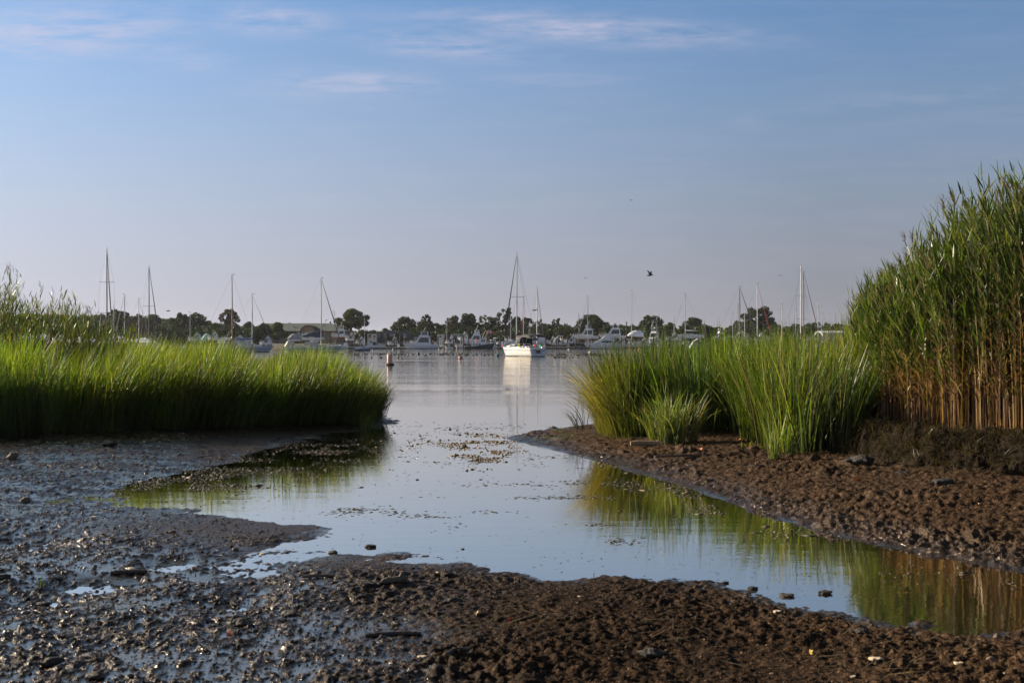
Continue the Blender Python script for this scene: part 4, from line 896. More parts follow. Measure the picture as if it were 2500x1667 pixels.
GREYB = pmat('grey_blue_siding', (.055, .07, .085), .75); ROOFG = pmat('grey_shingle', (.10, .105, .11), .85); PANE = pmat('window_pane', (.05, .06, .07), .08)
d = 455; xc = atd(734, d); S = d / FPX
hall = thing('hall', 'long hall with a green hipped roof and an arched entrance', 'building', (xc, d, LANDZ))
wl, wr = (620 - 734) * S, (850 - 734) * S; ez = zat(808, d) - LANDZ; rz_ = zat(788, d) - LANDZ; dp = 22
MB().box(((wl + wr) / 2, dp / 2, ez / 2), (wr - wl - 1.2, dp - 1.2, ez)).build('wall', TAN, hall)
rl, rr2 = (629 - 734) * S, (797 - 734) * S
MB().add([(wl, -.3, ez), (wr, -.3, ez), (wr, dp + .3, ez), (wl, dp + .3, ez), (rl, dp / 2, rz_), (rr2, dp / 2, rz_), (wl, -.3, ez - .18), (wr, -.3, ez - .18), (wr, dp + .3, ez - .18), (wl, dp + .3, ez - .18)],
         [(0, 1, 5, 4), (1, 2, 5), (2, 3, 4, 5), (3, 0, 4), (0, 6, 7, 1), (1, 7, 8, 2), (2, 8, 9, 3), (3, 9, 6, 0), (6, 9, 8, 7)]).build('roof', GREENR, hall)
MB().box(((wl + wr) / 2, -.36, ez - .22), (wr - wl + .1, .12, .42)).build('fascia', BRICK, hall)
Ra = 20.5 * S; ax = (754 - 734) * S; az = zat(813, d) - LANDZ; hgt_ = zat(794, d) - LANDZ - az
arc = [(ax + Ra * math.cos(math.pi * k / 18), az + hgt_ * math.sin(math.pi * k / 18)) for k in range(19)]
def yprism(poly, y0, y1):
    n = len(poly); return MB().add([(x, y0, z) for x, z in poly] + [(x, y1, z) for x, z in poly], [tuple(range(n)), tuple(range(2 * n - 1, n - 1, -1))] + [((i + 1) % n, i, n + i, n + (i + 1) % n) for i in range(n)])
en = yprism([(ax + Ra * .93 * math.cos(math.pi * k / 18), az + hgt_ * .92 * math.sin(math.pi * k / 18)) for k in range(19)], -1.6, 4).build('arched_entrance', PEACH, hall)
yprism(arc + [(ax + Ra * .9 * math.cos(math.pi * k / 18), az + hgt_ * .88 * math.sin(math.pi * k / 18)) for k in range(18, -1, -1)], -2.0, 5).build('arch_trim', BRICK, en)
yprism(arc, -1.2, 9).build('arch_roof', GREENR, en)
MB().box((ax, -.9, az / 2), (Ra * 1.7, 1.2, az)).build('porch_wall', TAN, en)
for k, px in enumerate((732.5, 739.5, 747)):
    wv_ = MB().box(((px - 734) * S, -1.56, zat(815, d) - LANDZ), (5.6 * S, .08, 1.25)).build('window', pmat('white_panel', (.72, .72, .70), .5), en)
for px in (735.8, 743.6, 750.5, 764.5): MB().box(((px - 734) * S, -1.62, az / 2), (.32, .32, az)).build('pillar', BRICK, en)
for px, py in ((711, 798), (778, 793)):
    zz = zat(py, d) - LANDZ; yy_ = (zz - ez) / (rz_ - ez) * (dp / 2 + .3) - .3
    MB().box(((px - 734) * S, yy_ - .2, zz), (.6, .7, .75)).box(((px - 734) * S - .3, yy_ - .45, zz + .15), (.35, .3, .35)).build('roof_vent', OFFW, hall)
MB().box(((796 - 734) * S, dp / 2, rz_ + .25), (.42, .42, .9)).build('chimney', BRICK, hall)
MB().box(((694 - 734) * S, dp / 2, rz_ + .1), (.4, .4, .35)).build('roof_vent', BRICK, hall)
def shed(label, px0, px1, top, d, wall, roof, wins=(), depth=9, pitch=.5, name='waterfront_building', flat=False):
    xc = atd((px0 + px1) / 2, d); W = (px1 - px0) * d / FPX; h = zat(top, d) - LANDZ
    t = thing(name, label, 'building', (xc, d, LANDZ))
    MB().box((0, depth / 2, (h - pitch) / 2), (W, depth, h - pitch)).build('wall', wall, t)
    if flat: MB().box((0, depth / 2, h - pitch / 2), (W + .3, depth + .3, pitch)).build('roof', roof, t)
    else: MB().add([(-W / 2 - .3, -.4, h - pitch), (W / 2 + .3, -.4, h - pitch), (W / 2 + .3, depth + .4, h - pitch), (-W / 2 - .3, depth + .4, h - pitch), (-W / 2 - .3, depth / 2, h), (W / 2 + .3, depth / 2, h)], [(0, 1, 5, 4), (2, 3, 4, 5), (0, 4, 3), (1, 2, 5), (0, 3, 2, 1)]).build('roof', roof, t)
    for (px, py, ww, hh, mat, nm) in wins:
        f = MB().box(((px - (px0 + px1) / 2) * d / FPX, -.05, zat(py, d) - LANDZ), (ww, .14, hh)).build(nm, mat, t)
        if nm == 'window': MB().box(((px - (px0 + px1) / 2) * d / FPX, -.13, zat(py, d) - LANDZ), (ww * .82, .04, hh * .8)).build('pane', PANE, f)
WPAN = pmat('white_panel', (.72, .72, .70), .5)
shed('low tan shed beside the grey blue building', 897, 920, 813, 425, CREAM, ROOFG, [(903, 820, .8, 1.0, DGLASS, 'door'), (914, 821, 1.2, .8, WPAN, 'window')], flat=True, pitch=.3)
shed('long dark grey blue waterfront building with a pale sign board', 920, 1026, 809, 428, GREYB, ROOFG, [(924.5, 819, .9, .9, WPAN, 'window'), (940, 820, 1.1, 1.9, DGLASS, 'door'), (958, 818, 2.2, .95, pmat('grey_board', (.26, .27, .29), .6), 'sign_board'), (976, 821, 1.0, 2, DGLASS, 'door'), (988, 820, 1.0, 1.2, WPAN, 'window'), (1009, 818, .95, 1.3, WPAN, 'window')], flat=True, pitch=.5)
shed('tan block behind the flybridge of the white yacht', 1028, 1052, 811, 436, CREAM, CREAM, [(1035, 818, .8, .8, WPAN, 'window')], flat=True, pitch=.25)
shed('pale roofed hut right of the white yacht', 1068, 1083, 816, 418, OFFW, CREAM, [(1075, 822, .8, .8, WPAN, 'window')], flat=True, pitch=.35)
shed('low building with a cream eave left of the trawler', 1101, 1124, 815, 424, GREYB, CREAM, [(1108, 822, .8, .8, WPAN, 'window'), (1116, 822, .8, .8, WPAN, 'window')], flat=True, pitch=.4)
shed('grey roofed shed beside the tall right reeds', 2034, 2068, 797, 440, GREYC, ROOFG, [], pitch=1.6)
shed('low white roofed shed in front of the grey shed', 2008, 2064, 807, 420, OFFW, pmat('white_metal_roof', (.55, .57, .60), .4), [], pitch=.7)
shed('white roofed low shed behind the tallest right mast', 1918, 1948, 809, 430, OFFW, pmat('white_metal_roof', (.55, .57, .60), .4), [], pitch=.5)
# bulkhead along the far shore
m = MB(); m.box((18, 393.5, .55), (150, .35, 1.9)); bh = thing('bulkhead', 'dark timber bulkhead along the far shore behind the docks', 'sea wall', (0, 0, 0)); m.build('planking', PILE, bh); MB().box((18, 393.35, 1.55), (150, .7, .14)).build('cap_rail', DOCKW, bh)

# docks and pilings
def dock(label, px0, px1, py, depth=2.4):
    d = 2 * FPX / (py - HORIZ); x0, x1 = atd(px0, d), atd(px1, d)
    t = thing('floating_dock', label, 'dock', ((x0 + x1) / 2, d, 0), 0, 'floating docks along the far shore'); W = x1 - x0
    MB().box((0, depth / 2, .50), (W, depth, .08)).build('deck', DOCKW, t)
    MB().box((0, -.05, .42), (W, .1, .22)).build('fascia', pmat('dock_rub_rail', (.5, .47, .42), .6), t)
    for k in range(max(2, int(W / 4))): MB().box((-W / 2 + (k + .5) * W / max(2, int(W / 4)), depth / 2, .14), (W / max(2, int(W / 4)) - .25, depth - .2, .56)).build('float', DOCKS, t)
dock('floating dock running from the gray sailboat to the white yacht', 838, 1082, 851.2)
dock('floating dock left of the main sailboat, behind its bow', 1186, 1262, 851.0)
dock('floating dock right of the main sailboat', 1330, 1402, 851.0)
dock('floating dock behind the right grass clump', 1470, 1790, 851.0)
LM = [(660, 'sailboat with the blue boom cover'), (785, 'pale sailboat with the thick jib'), (886, 'small blue hulled sailboat'), (1030, 'white flybridge yacht'), (1096, 'white skiff'), (1172, 'black hulled trawler'), (1295, 'main white sailboat'),
      (1347, 'second sailboat behind'), (1420, 'low grey dinghy'), (1470, 'white sport yacht'), (1595, 'sport fishing boat'), (1682, 'sailboat on stands')]
PX = [(636, 830, 437), (652, 824, 437), (657, 822, 437), (670, 821, 437), (676, 822, 437), (685, 821, 437), (690, 823, 437), (699, 826, 420), (804, 822, 402), (822, 825, 396), (866, 824, 384), (878, 829, 384), (912, 822, 400), (943, 822, 380), (963, 824, 380), (968, 826, 388), (977, 820, 378), (987, 824, 378),
      (1069.5, 820, 376), (1085, 824, 376), (1107, 826, 376), (1117.5, 828, 376), (1131.5, 824, 376), (1143, 820, 378), (1194, 826, 380), (1221, 824, 376), (1332, 826, 376), (1347, 829, 376), (1358, 828, 376), (1362.5, 824, 378), (1374, 828, 376), (1385, 826, 376), (1400, 832, 376), (1406, 825, 376),
      (1433, 824, 384), (1440, 828, 382), (1445, 824, 380), (1501, 826, 380), (1517, 826, 374), (1527, 824, 374), (1538, 828, 376), (1552, 832, 374), (1595, 824, 376), (1634, 824, 374), (1648, 828, 374), (1705, 824, 374), (1713, 822, 372), (1742, 830, 372)]
ORD = ['first', 'second', 'third', 'fourth', 'fifth', 'sixth', 'seventh', 'eighth', 'ninth']
cnt = {}
proto = {}
for px, top, d in PX:
    lx, nm = max([l for l in LM if l[0] <= px], default=LM[0], key=lambda l: l[0])
    sd = 'right' if lx <= px else 'left'; k = (lx, sd); cnt[k] = cnt.get(k, 0) + 1
    thin = d == 437
    z = zat(top, d); base = LANDZ if d > 393 else -.8; key = (thin, round((z - base) * 2))
    kind = 'pale thin pole' if thin else 'dark timber piling'
    lab = f'{kind}, {ORD[cnt[k] - 1]} to the {sd} of the {nm}'
    if key not in proto:
        t = thing('pole' if thin else 'piling', lab, 'pole' if thin else 'piling', (atd(px, d), d, base), 0, 'pale poles in front of the hall' if thin else 'pilings along the docks')
        r_ = .10 if thin else .19; h = z - base
        MB().path([(0, 0, 0), (.02, 0, h * .6), (0, .02, h)], [r_, r_ * .95, r_ * .85], 8).build('post', GREYC if thin else PILE, t, True)
        MB().lathe([(r_ * 1.02, h - .02), (r_ * .95, h + .03), (.02, h + (.05 if thin else .14))], 8).build('cap', GREYC if thin else pmat('piling_cap', (.20, .19, .18), .6), t)
        proto[key] = t
    else:
        t = copy_tree(proto[key]); t.location = (atd(px, d), d, base); tag(t, lab); 

# moored sailboats
GREYH = hull_mat('pale_grey_hull', (.40, .45, .50), (.02, .03, .05), (.05, .07, .12), .1)
BLUEH = hull_mat('dark_blue_hull', (.012, .075, .14), (.02, .025, .03), (.6, .6, .58), .02, (.38, .5))
main = sailboat('white sailboat with black bimini and dodger, moored alone in open water', 1261.5, 174, 621, 118, L=10.6, spread=(.53,), cover=BLACKC, dodger=BLACKC, bimini=BLACKC, bow_jib=BLACKC, jib_r=.085, mr=.10, fs=1.12,
    hull=hull_mat('main_hull', (.60, .59, .56), (.02, .02, .03), (.10, .07, .06), .10, (.82, .90)), group='sailboats lying at their moorings')
sailboat('pale grey sailboat behind the main one with its stern in view', 1311, 262, 704, 62, L=9.5, spread=(), hull=GREYH, bow_jib=GREYC, mr=.11, cover=NAVYC)
sailboat('pale sailboat with a thick dark furled jib left of the big open tree', 784, 241, 681, 8, L=10.2, spread=(), hull=GREYH, bow_jib=NAVYC, jib_r=.1, mr=.11, cover=None)
sailboat('sailboat with a bright blue boom cover behind the left grass', 616, 245, 720, 6, L=10.5, spread=(), cover=BLUEC, bow_jib=GREYC, jib_r=.05, mr=.10, hull=GREYH)
sailboat('sailboat with a varnished brown mast behind the left grass', 567, 215, 673, 15, L=10, spread=(), mast=WOODSPAR, bow_jib=None, mr=.10, hull=hull_mat('cream_hull', (.5, .46, .38)), cover=OFFW)
sailboat('tall dark masted sailboat with two pairs of spreaders behind the left grass', 261, 190, 610, 96, L=11, spread=(.34, .66), mast=DALU, bow_jib=BROWNP, jib_r=.09, mr=.10, cover=TEALC)
sailboat('dark masted sailboat with one wide pair of spreaders behind the left grass', 364, 225, 653, 78, L=10.5, spread=(.5,), mast=DALU, bow_jib=NAVYC, jib_r=.09, mr=.10)
sailboat('small sailboat with a pale mast right of the tallest left mast', 304, 300, 720, 165, L=8.5, spread=(), mr=.10, bow_jib=GREYC)
sailboat('small sailboat with a thin mast touching the tallest left rigging', 278, 330, 739, 100, L=8, spread=(), mr=.08, bow_jib=None)
sailboat('small sailboat with a short mast left of the wide spreader mast', 339, 310, 731, 20, L=8, spread=(), mr=.09, bow_jib=GREYC)
sailboat('small far sailboat with a thin pale mast in front of the twin topped tree', 464, 330, 763, 170, L=7.5, spread=(), mr=.08, bow_jib=None, backstay=False)
sailboat('far sailboat with a thin mast beside the large open tree', 815.5, 372, 760, 170, L=8, spread=(), mr=.08, bow_jib=None, mast=BROWNP)
sailboat('small blue hulled sailboat with no sail cover lying at the dock end', 890.5, 286, 776, 8, L=4.0, spread=(), hull=BLUEH, bow_jib=None, mr=.06, rails=False, boom=True, fs=.55)
sailboat('slim mast sailboat with a dark red furled sail behind the main boat', 1278, 392, 716, 100, L=10, spread=(.42,), mr=.10, bow_jib=REDP, jib_r=.05)
sailboat('far sailboat with thin mast between the two middle tree groups', 1091, 388, 778, 80, L=7, spread=(), mr=.09, bow_jib=None, backstay=False)
sailboat('far sailboat with short thin mast left of the main mast', 1247, 392, 770, 100, L=7.5, spread=(), mr=.08, bow_jib=None, backstay=False)
sailboat('far sailboat with short thin mast right of the main mast', 1294, 392, 782, 80, L=7, spread=(), mr=.07, bow_jib=None, backstay=False)
sailboat('sailboat with a pale mast above the boats behind the white sport yacht', 1435, 398, 723, 160, L=10, spread=(.6,), mr=.10, bow_jib=GREYC, jib_r=.06)
sailboat('short masted sailboat left of the blue bimini boat', 1413, 398, 767, 150, L=7, spread=(), mr=.10, mast=DALU, bow_jib=None)
sailboat('sailboat with two pairs of spreaders above the shrink wrapped boat', 1542, 398, 711, 155, L=11, spread=(.36, .68), mr=.12, bow_jib=None)
sailboat('thin masted sailboat left of the sailboat on stands', 1646, 400, 773, 100, L=8, spread=(), mr=.09, bow_jib=None)
sailboat('short thin masted sailboat right of the sailboat on stands', 1720, 400, 782, 90, L=8, spread=(), mr=.10, mast=BROWNP, bow_jib=None)
sailboat('dark masted sailboat with a long black furled jib behind the right grass', 1806, 235, 702, 12, L=10.5, spread=(), mast=DALU, bow_jib=NAVYC, jib_r=.09, mr=.10)
sailboat('sailboat whose mast stands close left of the dark right mast', 1802, 330, 740, 80, L=8.5, spread=(), mast=BROWNP, bow_jib=None, mr=.09)
sailboat('white masted sailboat in front of the tall uneven tree', 1849, 300, 694, 10, L=10.5, spread=(), bow_jib=REDP, jib_r=.06, mr=.11)
sailboat('thin masted sailboat with a radar between the right masts', 1818, 360, 748, 100, L=8.5, spread=(.45,), mr=.09, bow_jib=None)
sailboat('thin masted sailboat farthest left of the dark right mast', 1789, 370, 756, 100, L=8, spread=(), mr=.07, bow_jib=None)
sailboat('sailboat with crossed spreaders standing clear right of the tall uneven tree', 1909, 340, 732, 92, L=9, spread=(.45,), mr=.10, bow_jib=None)
sailboat('tallest white masted sailboat behind the right grass', 1955, 250, 649, 100, L=11.5, spread=(.32, .62), mr=.13, bow_jib=None)
sailboat('dark masted sailboat with a dark red furled jib beside the tallest white mast', 1962, 262, 665, 12, L=10.5, spread=(), mast=DALU, bow_jib=BROWNP, jib_r=.08, mr=.11)
sailboat('thin masted sailboat close left of the tallest white mast', 1943, 340, 743, 95, L=8.5, spread=(), mr=.09, bow_jib=None)
sailboat('thin masted sailboat right of the tallest white mast', 1997, 330, 736, 95, L=8.5, spread=(), mr=.09, bow_jib=None)
sailboat('faint short masted sailboat right of the thin masts', 2006, 370, 753, 95, L=8, spread=(), mr=.07, bow_jib=None, backstay=False)
sailboat('thin dark masted sailboat at the edge of the tall reeds', 2071, 320, 727, 95, L=8.5, spread=(), mast=DALU, mr=.09, bow_jib=None)
TEALH = hull_mat('white_over_teal_hull', (.68, .68, .67), (.02, .11, .12), None, .35)
sailboat('large white sailboat with teal bottom propped on stands ashore', 1673, 408, 718, 172, L=10.6, spread=(), hull=TEALH, mr=.11, bow_jib=GREYC, jib_r=.05, base_z=2.9, cover=OFFW, cradle=True, group='boats standing ashore', rails=False, fs=1.35)

# motorboats
motor('white flybridge yacht with dark side windows berthed bow left at the dock', 983, 1070, 369, 180, 'flybridge', L=10.8)
motor('white sport yacht with a sloping windscreen berthed left of the right grass', 1424, 1517, 372, 178, 'sport', L=11.4)
motor('small white cruiser with pale canvas cover behind the blue hulled sailboat', 893, 943, 384, 5, 'express', L=6.4, name='cabin_cruiser')
motor('small white skiff end on at the dock beside the yacht', 1085, 1107, 360, 172, 'skiff', L=2.7, name='skiff', cat='small boat', hull=hull_mat('skiff_hull', (.6, .6, .58), (.5, .5, .48)))
motor('low grey inflatable dinghy at the bow of the white sport yacht', 1402, 1440, 366, 180, 'skiff', L=4.6, name='dinghy', cat='small boat', hull=hull_mat('grey_dinghy', (.10, .10, .11), (.06, .06, .065)))
BH = hull_mat('black_trawler_hull', (.012, .014, .022), (.012, .012, .015), None, .05)
tr = thing('trawler', 'black hulled trawler with white cabin and red and white flags', 'motorboat', (atd(1172, 370), 370, 0), 0, 'motorboats along the docks')
Lt = 9.2; MB().loft(hull_rings(Lt, 3.1, .62, 1.75, .6, .8, 1.0, 2.4)).build('hull', BH, tr, True)
MB().loft(hull_rings(Lt, 3.1, .62, 1.75, .6, .8, 1.0, 2.4, sc=.96, z0=.004, z1=.04)).build('deck', DOCKW, tr)
hs = MB().slab([(-2.6, .66), (-2.6, 1.75), (.9, 1.75), (.9, .8)], lambda x, z: 1.05).build('cabin', WHITE, tr)
for x in (-2.2, -1.3, -.4): MB().plate([(x, 1.1), (x + .6, 1.1), (x + .6, 1.5), (x, 1.5)], lambda x, z: 1.05).build('window', DGLASS, hs)
wh = MB().slab([(.2, .9), (.2, 3.0), (1.75, 3.0), (1.9, 1.0)], lambda x, z: .95).build('wheelhouse', WHITE, tr)
for x in (.4, 1.0): MB().plate([(x, 2.1), (x + .45, 2.1), (x + .45, 2.7), (x, 2.7)], lambda x, z: .95).build('window', DGLASS, wh)
MB().slab([(0, 3.02), (0, 3.1), (2.0, 3.1), (2.0, 3.02)], lambda x, z: 1.1).build('roof', OFFW, wh)
MB().path([(-1.2, .2, 1.75), (-1.2, .2, 3.1)], .16, 8).build('funnel', ORANGE, tr)
for k, (x, dx) in enumerate(((.6, 1.3), (1.4, 1.5))):
    f = MB().path([(x, 0, 3.1), (x + dx * .8, 0, 5.6)], .03, 4).build('flag_pole', OFFW, tr)
    fl = MB()
    for i in range(6): 
        x0 = x + dx * .8 + .02 + i * .2; z0 = 5.55 - .05 * i
        fl.add([(x0, .08 * math.sin(i * 1.4), z0), (x0 + .2, .08 * math.sin(i * 1.4 + 1.4), z0 - .05), (x0 + .2, .08 * math.sin(i * 1.4 + 1.4), z0 - .85), (x0, .08 * math.sin(i * 1.4), z0 - .8)], [(0, 1, 2, 3)])
    mm = MATS.get('striped_flag')
    if not mm:
        mm = bpy.data.materials.new('striped_flag'); mm.use_nodes = True; q = NT(mm.node_tree); qs = q.n('ShaderNodeSeparateXYZ', {0: q.n('ShaderNodeTexCoord').outputs['Generated']}).outputs
        p = q.n('ShaderNodeBsdfPrincipled', {'Base Color': q.mix(q.m('GREATER_THAN', q.m('FRACT', q.m('MULTIPLY', qs[0], 1.5)), .5), (.62, .05, .06), (.75, .72, .7)), 'Roughness': .8}); q.n('ShaderNodeOutputMaterial', {0: p.outputs[0]}); MATS['striped_flag'] = mm
    fl.build('flag', mm, f)
rail(Lt, 3.1, .66, 1.8, .8, Lt / 2 - .3, 6, .5, .8).build('bow_rail', STEEL, tr)
motor('white flybridge boat under a pointed canvas cover behind the main sailboat', 1270, 1338, 388, 176, 'express', L=8.8, canvas=WHITEC, base_z=1.5, name='cabin_cruiser')
motor('grey topped motorboat behind the bow of the main sailboat', 1213, 1264, 388, 8, 'ttop', L=6.8, canvas=GREYC, base_z=1.2, name='motorboat')
motor('small white boat with a flat roof between the trawler and the main sailboat', 1190, 1216, 378, 100, 'ttop', L=6.5, name='motorboat')
motor('white flybridge cruiser wrapped in pale canvas behind the trawler', 1136, 1180, 392, 175, 'flybridge', L=7.6, base_z=1.3, canvas=WHITEC)
motor('small open white boat right behind the trawler stern', 1112, 1142, 384, 170, 'ttop', L=4.6, name='motorboat')
motor('small white runabout on the low rack left of the trawler flags', 1119, 1134, 398, 96, 'skiff', L=4.2, base_z=2.55, name='runabout', cat='small boat')
motor('small white runabout on the low rack right behind the trawler cabin', 1134, 1147, 398, 84, 'skiff', L=4.2, base_z=2.55, name='runabout', cat='small boat')
motor('white cruiser with a bright blue bimini standing ashore', 1396, 1464, 404, 176, 'flybridge', base_z=2.9, L=8.8, roof=BRIGHTBLUE, cradle=True, group='boats standing ashore', Bf=.31)
motor('white flybridge boat ashore with a dark canopy above the sport yacht', 1458, 1532, 408, 176, 'flybridge', base_z=3.0, L=9.4, canvas=NAVYC, cradle=True, group='boats standing ashore')
motor('white wrapped boat with dark brown hull standing ashore', 1528, 1574, 402, 176, 'wrapped', base_z=3.0, L=6.0, hull=hull_mat('brown_hull', (.045, .02, .018), (.03, .015, .012)), cradle=True, group='boats standing ashore', name='wrapped_boat')
motor('white sport fishing boat with a lookout tower seen bow on', 1578, 1614, 396, 245, 'sportfish', base_z=1.6, L=8.6, group='motorboats along the docks')
motor('low white cabin boat left of the sailboat on stands', 1622, 1662, 402, 176, 'express', base_z=2.2, L=5.4, canvas=CREAM, name='cabin_cruiser', cradle=True, group='boats standing ashore')
motor('white cabin cruiser half hidden by the tips of the right grass', 1683, 1747, 374, 4, 'express', L=7.8, name='cabin_cruiser', canvas=OFFW)
motor('white flybridge boat ashore left of the pale red striped boat', 1738, 1772, 404, 200, 'flybridge', base_z=2.2, L=5.8, cradle=True, group='boats standing ashore', Bf=.4)
motor('long pale boat with a red stripe standing ashore near the right masts', 1766, 1836, 406, 176, 'express', base_z=2.3, L=9.2, hull=hull_mat('red_stripe_hull', (.62, .57, .52), (.16, .04, .03), (.28, .05, .04), .2, (.8, 1.0)), canvas=CREAM, name='cabin_cruiser', cradle=True, group='boats standing ashore')
motor('low white boat ashore between the tallest right masts', 1968, 2010, 412, 178, 'express', base_z=2.5, L=5.8, name='cabin_cruiser', cradle=True, group='boats standing ashore')
motor('white and red hulled boat with a small wheelhouse ashore by the hall', 807, 852, 410, 180, 'flybridge', base_z=3.3, L=6.0, hull=hull_mat('white_over_red_hull', (.68, .66, .64), (.28, .05, .04), None, .35), cradle=True, group='boats standing ashore')
motor('long white boat under a navy cover in front of the arched entrance', 731, 790, 418, 178, 'wrapped', base_z=2.6, L=8.2, canvas=NAVYC, cradle=True, group='boats standing ashore', name='covered_boat')
motor('grey covered boat left of the navy covered one', 700, 734, 424, 175, 'wrapped', base_z=2.2, L=4.8, canvas=GREYC, cradle=True, group='boats standing ashore', name='covered_boat')
motor('low cream motorboat ashore between the hall and the big open tree', 846, 864, 402, 178, 'express', base_z=2.3, L=3.6, name='cabin_cruiser', canvas=CREAM, cradle=True, group='boats standing ashore', Bf=.5)
motor('pale domed inflatable boat left of the pale grey sailboat', 694, 718, 300, 185, 'wrapped', L=2.6, canvas=CREAM, name='covered_boat')
motor('small white cabin boat ashore at the left end of the left boat row', 458, 494, 402, 178, 'express', base_z=2.2, L=4.9, name='cabin_cruiser', cradle=True, group='boats standing ashore', Bf=.42)
motor('teal covered boat in the left boat row', 493, 514, 400, 178, 'wrapped', base_z=2.2, L=3.2, canvas=pmat('pale_teal_canvas', (.22, .42, .40), .7), name='covered_boat', cradle=True, group='boats standing ashore', Bf=.5)
motor('white hard topped boat at the right end of the left boat row', 508, 532, 398, 176, 'express', base_z=2.6, L=3.6, canvas=WHITEC, name='cabin_cruiser', cradle=True, group='boats standing ashore', Bf=.45)
motor('white wheelhouse boat behind the brown mast', 570, 618, 400, 6, 'express', base_z=1.2, L=6.6, name='cabin_cruiser', canvas=OFFW)
motor('small white motorboat at the dock left of the white yacht', 946, 972, 392, 178, 'express', L=3.8, name='cabin_cruiser', base_z=.9, Bf=.42)
motor('small dark stern motorboat at the dock between yacht and skiff', 1063, 1086, 378, 178, 'ttop', L=4.0, name='motorboat')
motor('small white motorboat behind the dock right of the main sailboat', 1352, 1382, 388, 4, 'express', L=4.6, name='cabin_cruiser', base_z=.9)

for q in [(1000, 1032, 394, 178, 'ttop', 1.0, 4.4, 'small white boat glimpsed behind the white flybridge yacht'), (1088, 1108, 394, 174, 'express', 1.3, 3.6, 'white canvas topped boat behind the white skiff'), (1178, 1194, 392, 8, 'ttop', 1.0, 3.6, 'small open boat behind the trawler bow'), (1222, 1240, 386, 172, 'skiff', 0.3, 3.0, 'tiny white launch left of the grey topped motorboat'), (1338, 1354, 392, 176, 'express', 1.2, 3.8, 'small white cruiser behind the second sailboat bow'), (1362, 1380, 396, 6, 'ttop', 1.6, 4.2, 'white open boat on the rack left of the low grey dinghy'), (1384, 1402, 392, 176, 'express', 1.4, 4.0, 'white cruiser under canvas above the low grey dinghy'), (1500, 1524, 384, 176, 'express', 0.6, 4.6, 'white canvas topped cruiser at the stern of the white sport yacht'), (1528, 1548, 384, 4, 'ttop', 0.5, 4.4, 'white open boat below the wrapped boat'), (1556, 1580, 386, 176, 'express', 0.6, 5.0, 'pale cruiser between the wrapped boat and the sport fishing boat'), (1604, 1632, 380, 176, 'ttop', 0.2, 4.6, 'small open boat below the sport fishing boat'), (1634, 1660, 382, 176, 'express', 0.4, 4.8, 'white cruiser below the low white cabin boat'), (1656, 1684, 384, 4, 'ttop', 0.4, 4.6, 'white open boat below the bow of the sailboat on stands'), (1746, 1776, 382, 176, 'express', 0.2, 5.0, 'white cruiser at the dock below the flybridge boat ashore'), (1784, 1812, 384, 176, 'ttop', 0.3, 4.6, 'open boat at the dock below the red striped boat'), (636, 662, 392, 176, 'express', 1.0, 4.4, 'pale cruiser behind the blue boom cover sailboat'), (748, 776, 398, 4, 'ttop', 1.2, 4.6, 'open boat below the navy covered boat'), (868, 888, 394, 176, 'express', 1.0, 3.8, 'small cruiser left of the low tan shed'), (534, 556, 396, 176, 'ttop', 1.4, 4.0, 'small open boat between the left boat row and the brown mast'), (1120, 1140, 404, 176, 'express', 2.6, 3.8, 'small cruiser on the upper rack left of the trawler flags'), (1838, 1868, 404, 176, 'express', 2.0, 5.0, 'white cruiser ashore right of the red striped boat'), (1874, 1900, 408, 176, 'ttop', 2.4, 4.6, 'open white boat ashore below the small round tree')]:
    motor(q[7], q[0], q[1], q[2], q[3], q[4], base_z=q[5], L=q[6], name='motorboat', Bf=.42)

# gear on the docks
def crate(label, px, py, w, h, mat, d=372.8, name='dock_box'):
    t = thing(name, label, 'dock box', (atd(px, d), d, .54), random.uniform(-.2, .2), 'dock boxes')
    MB().add([(-w / 2, -.4, 0), (w / 2, -.4, 0), (w / 2, .4, 0), (-w / 2, .4, 0), (-w / 2 * .94, -.36, h * .8), (w / 2 * .94, -.36, h * .8), (w / 2 * .94, .36, h * .8), (-w / 2 * .94, .36, h * .8)], [(0, 1, 2, 3), (4, 5, 6, 7), (0, 1, 5, 4), (1, 2, 6, 5), (2, 3, 7, 6), (3, 0, 4, 7)]).build('body', mat, t)
    MB().slab([(-w / 2, h * .81), (-w / 2 * .9, h), (w / 2 * .9, h), (w / 2, h * .81)], lambda x, z: .43).build('lid', WHITE, t)
crate('large white dock box right of the pale grey sailboat', 844, 845, 1.15, 1.3, WHITE)
crate('tan fuel cabinet on the dock left of the right grass', 1557, 840, .75, 1.5, CREAM)
crate('white dock box behind the right grass tips', 1524, 840, .8, 1.1, OFFW)
crate('small white dock box beside the white skiff', 1079, 846, .7, .9, OFFW)
crate('pale dock box left of the low grey dinghy', 1388, 846, .6, .9, CREAM)
crate('small grey dock box left of the main bow', 1224, 846, .6, 1.0, GREYC)
crate('short white dock box near the flybridge yacht bow', 973, 846, .7, .8, WHITE)
lamp = thing('street_lamp', 'tall street lamp in front of the right end of the green roof', 'street lamp', (atd(793, 440), 440, LANDZ))
MB().path([(0, 0, 0), (0, 0, zat(787, 440) - LANDZ)], [.11, .07], 6).build('pole', GREYC, lamp); MB().path([(0, 0, zat(787, 440) - LANDZ), (.35, 0, zat(783, 440) - LANDZ)], .05, 5).build('arm', GREYC, lamp); MB().box((.55, 0, zat(781.5, 440) - LANDZ), (.75, .3, .18), Matrix.Rotation(R(-20), 3, 'Y')).build('lamp_head', DALU, lamp)
